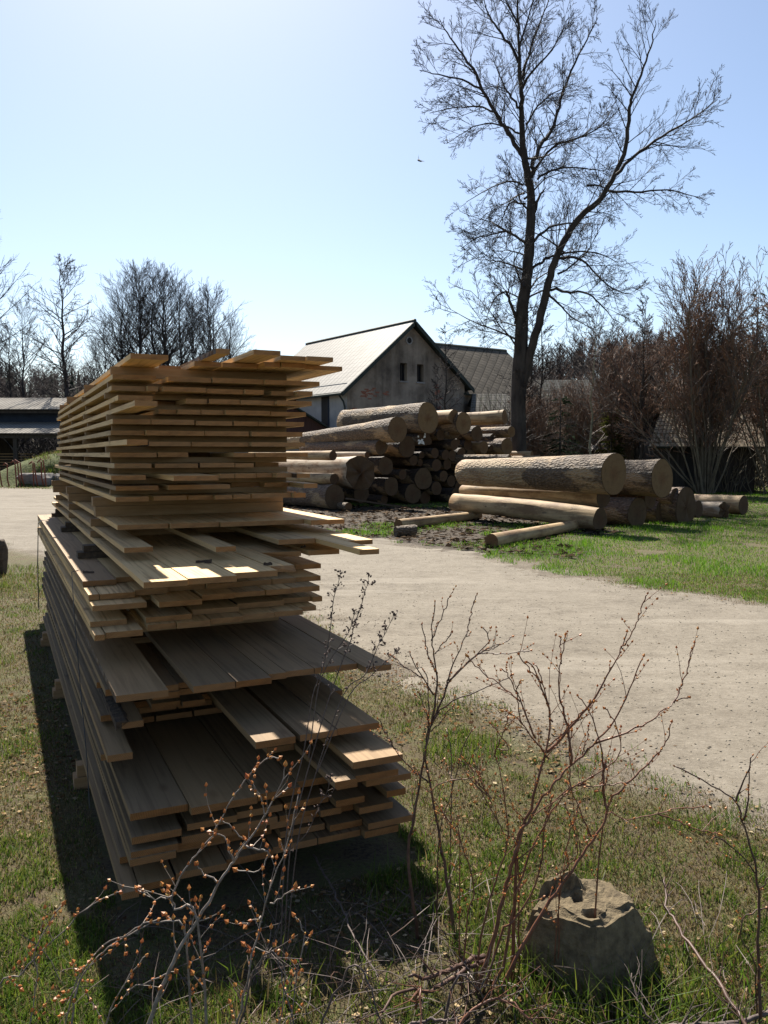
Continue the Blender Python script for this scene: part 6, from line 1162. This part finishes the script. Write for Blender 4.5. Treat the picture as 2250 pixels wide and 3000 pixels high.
bush('budding_bush', BUSH_EDGE, 'thin forked bush at the right edge beside the road', 'bush_dark', 8, spacing=.05, bsz=(.0022, .0035), twig=(.02, .06))
def weeds():
    rr = random.Random(12); root = thing('dry_weed', 'dried weed stalks with dark seed clusters in front of the lumber', 'weed'); st = MB(); sd = MB()
    for pts, r0 in WEEDS:
        P = [Vector(p) for p in pts]; C = catmull(P, 4); n = len(C) - 1; st.tube(C, [max(.0009, r0 * (1 - .65 * i / n)) for i in range(n + 1)], 5)
        ln = sum((a - b_).length for a, b_ in zip(C, C[1:])); m = int(ln / .042)
        for c in range(m):
            f = .25 + .75 * (c + rr.random()) / m; x = f * n; i = min(int(x), n - 1); p = C[i].lerp(C[i + 1], x - i); d = rot_about((C[i + 1] - C[i]).normalized(), rr.uniform(.4, 1.0), rr.uniform(0, 6.28)); q = p + d * rr.uniform(.006, .03); st.tube([p, q], [.0009, .0007], 3, 0, False)
            for _ in range(rr.randint(1, 4) if f > .5 else rr.randint(0, 1)):
                o = q + Vector((rr.gauss(0, .004), rr.gauss(0, .004), rr.gauss(0, .006))); sd.blob(o, rr.uniform(.0022, .0045), rot_about(d, .8, rr.uniform(0, 6.28)), rr.uniform(1.2, 2.2), jit=.4)
        for _ in range(4): sd.blob(C[-1] + Vector((rr.gauss(0, .004), rr.gauss(0, .004), rr.gauss(0, .007))), rr.uniform(.003, .005), (rr.gauss(0, 1), rr.gauss(0, 1), 1), 1.6, jit=.4)
    st.obj('stalks', 'dead_stem', root); tag(sd.obj('seed_heads', 'seed_head', root), kind='stuff')
weeds()
def deadwood():
    rr = random.Random(14); labs = ['long grey fallen branch lying before the stone block', 'forked dark twig branch rising to the right of the stone', 'short twig joining the fallen branch', 'pale dead branch crossing the foot of the reddish bush', 'bent dead branch left of the reddish bush', 'arched thin bramble at the lower left of the tangle', 'arched thin bramble over the shaded grass', 'dark branch lying along the bottom of the tangle', 'orange-brown upright bramble cane in the tangle', 'short curved bramble under the reddish bush', 'winding brown bramble along the ground by the grass tufts', 'slanting bare twig rising from the shaded grass', 'small bare twig beside the lumber corner']
    for (pts, r0), lab in zip(DEADWOOD, labs):
        P = [Vector(p) for p in pts]; n = len(P); hh = P[0].z
        for i, p in enumerate(P): p.z = max(r0 * .8, hh * (math.sin(math.pi * (i + .4) / n) if 'arched' in lab or 'bramble' in lab else .35 + .65 * i / n)) if hh > .13 else hh * .3 + .5 * hh * i / n
        b = MB(); C = catmull(P, 5); C = [c + Vector((rr.gauss(0, .003), rr.gauss(0, .003), rr.gauss(0, .003))) for c in C]; m = len(C) - 1; b.tube(C, [max(.0012, r0 * (1 - .55 * i / m)) for i in range(m + 1)], 6); t = b
        for c in range(int(6 + m / 2)):
            i = rr.randint(1, m - 1); d = rot_about((C[i + 1] - C[i]).normalized(), rr.uniform(.5, 1.1), rr.uniform(0, 6.28)); d.z = abs(d.z) + .1; L = rr.uniform(.03, .14); q = C[i] + d * L * .5; e = (d + Vector((rr.gauss(0, .3), rr.gauss(0, .3), rr.gauss(0, .2)))).normalized(); t.tube([C[i], q, q + e * L * .5], [max(.001, r0 * .35), .0011, .0009], 4, 0, False)
        o = b.obj('dead_branch', 'bush_dark' if r0 > .0065 and 'grey' not in lab else ('bush_red' if 'orange' in lab or 'brown' in lab else 'dead_stem'), smooth=True); tag(o, lab, 'branch', 'dead branches and brambles on the ground')
deadwood()
def tangle():
    rr = random.Random(15); b = MB()
    for i in range(400):
        y = rr.uniform(1.95, 2.75); x = rr.gauss(.12, .42) if i % 3 else rr.uniform(-.95, 1.15); L = rr.uniform(.08, .38); a = rr.uniform(0, 6.28); p = Vector((x, y, 0)); up = rr.uniform(.15, 1.1); d = Vector((math.cos(a), math.sin(a), up)).normalized(); pts = [p]
        for k in range(5): d = (d + Vector((rr.gauss(0, .12), rr.gauss(0, .12), -.22 * rr.random()))).normalized(); pts.append(pts[-1] + d * L / 5)
        for q in pts: q.z = max(q.z, .004)
        b.tube(pts, [rr.uniform(.0009, .0016)] * 5 + [.0006], 3, rr.choice((0, 0, 1)), False)
    tag(b.obj('dry_stalks', ['dead_stem', 'bush_dark']), kind='stuff')
tangle()
for o in SC.objects:
    if o.type == 'MESH' and o.parent is None and not o.get('label') and not o.get('kind'): print('UNTAGGED', o.name)
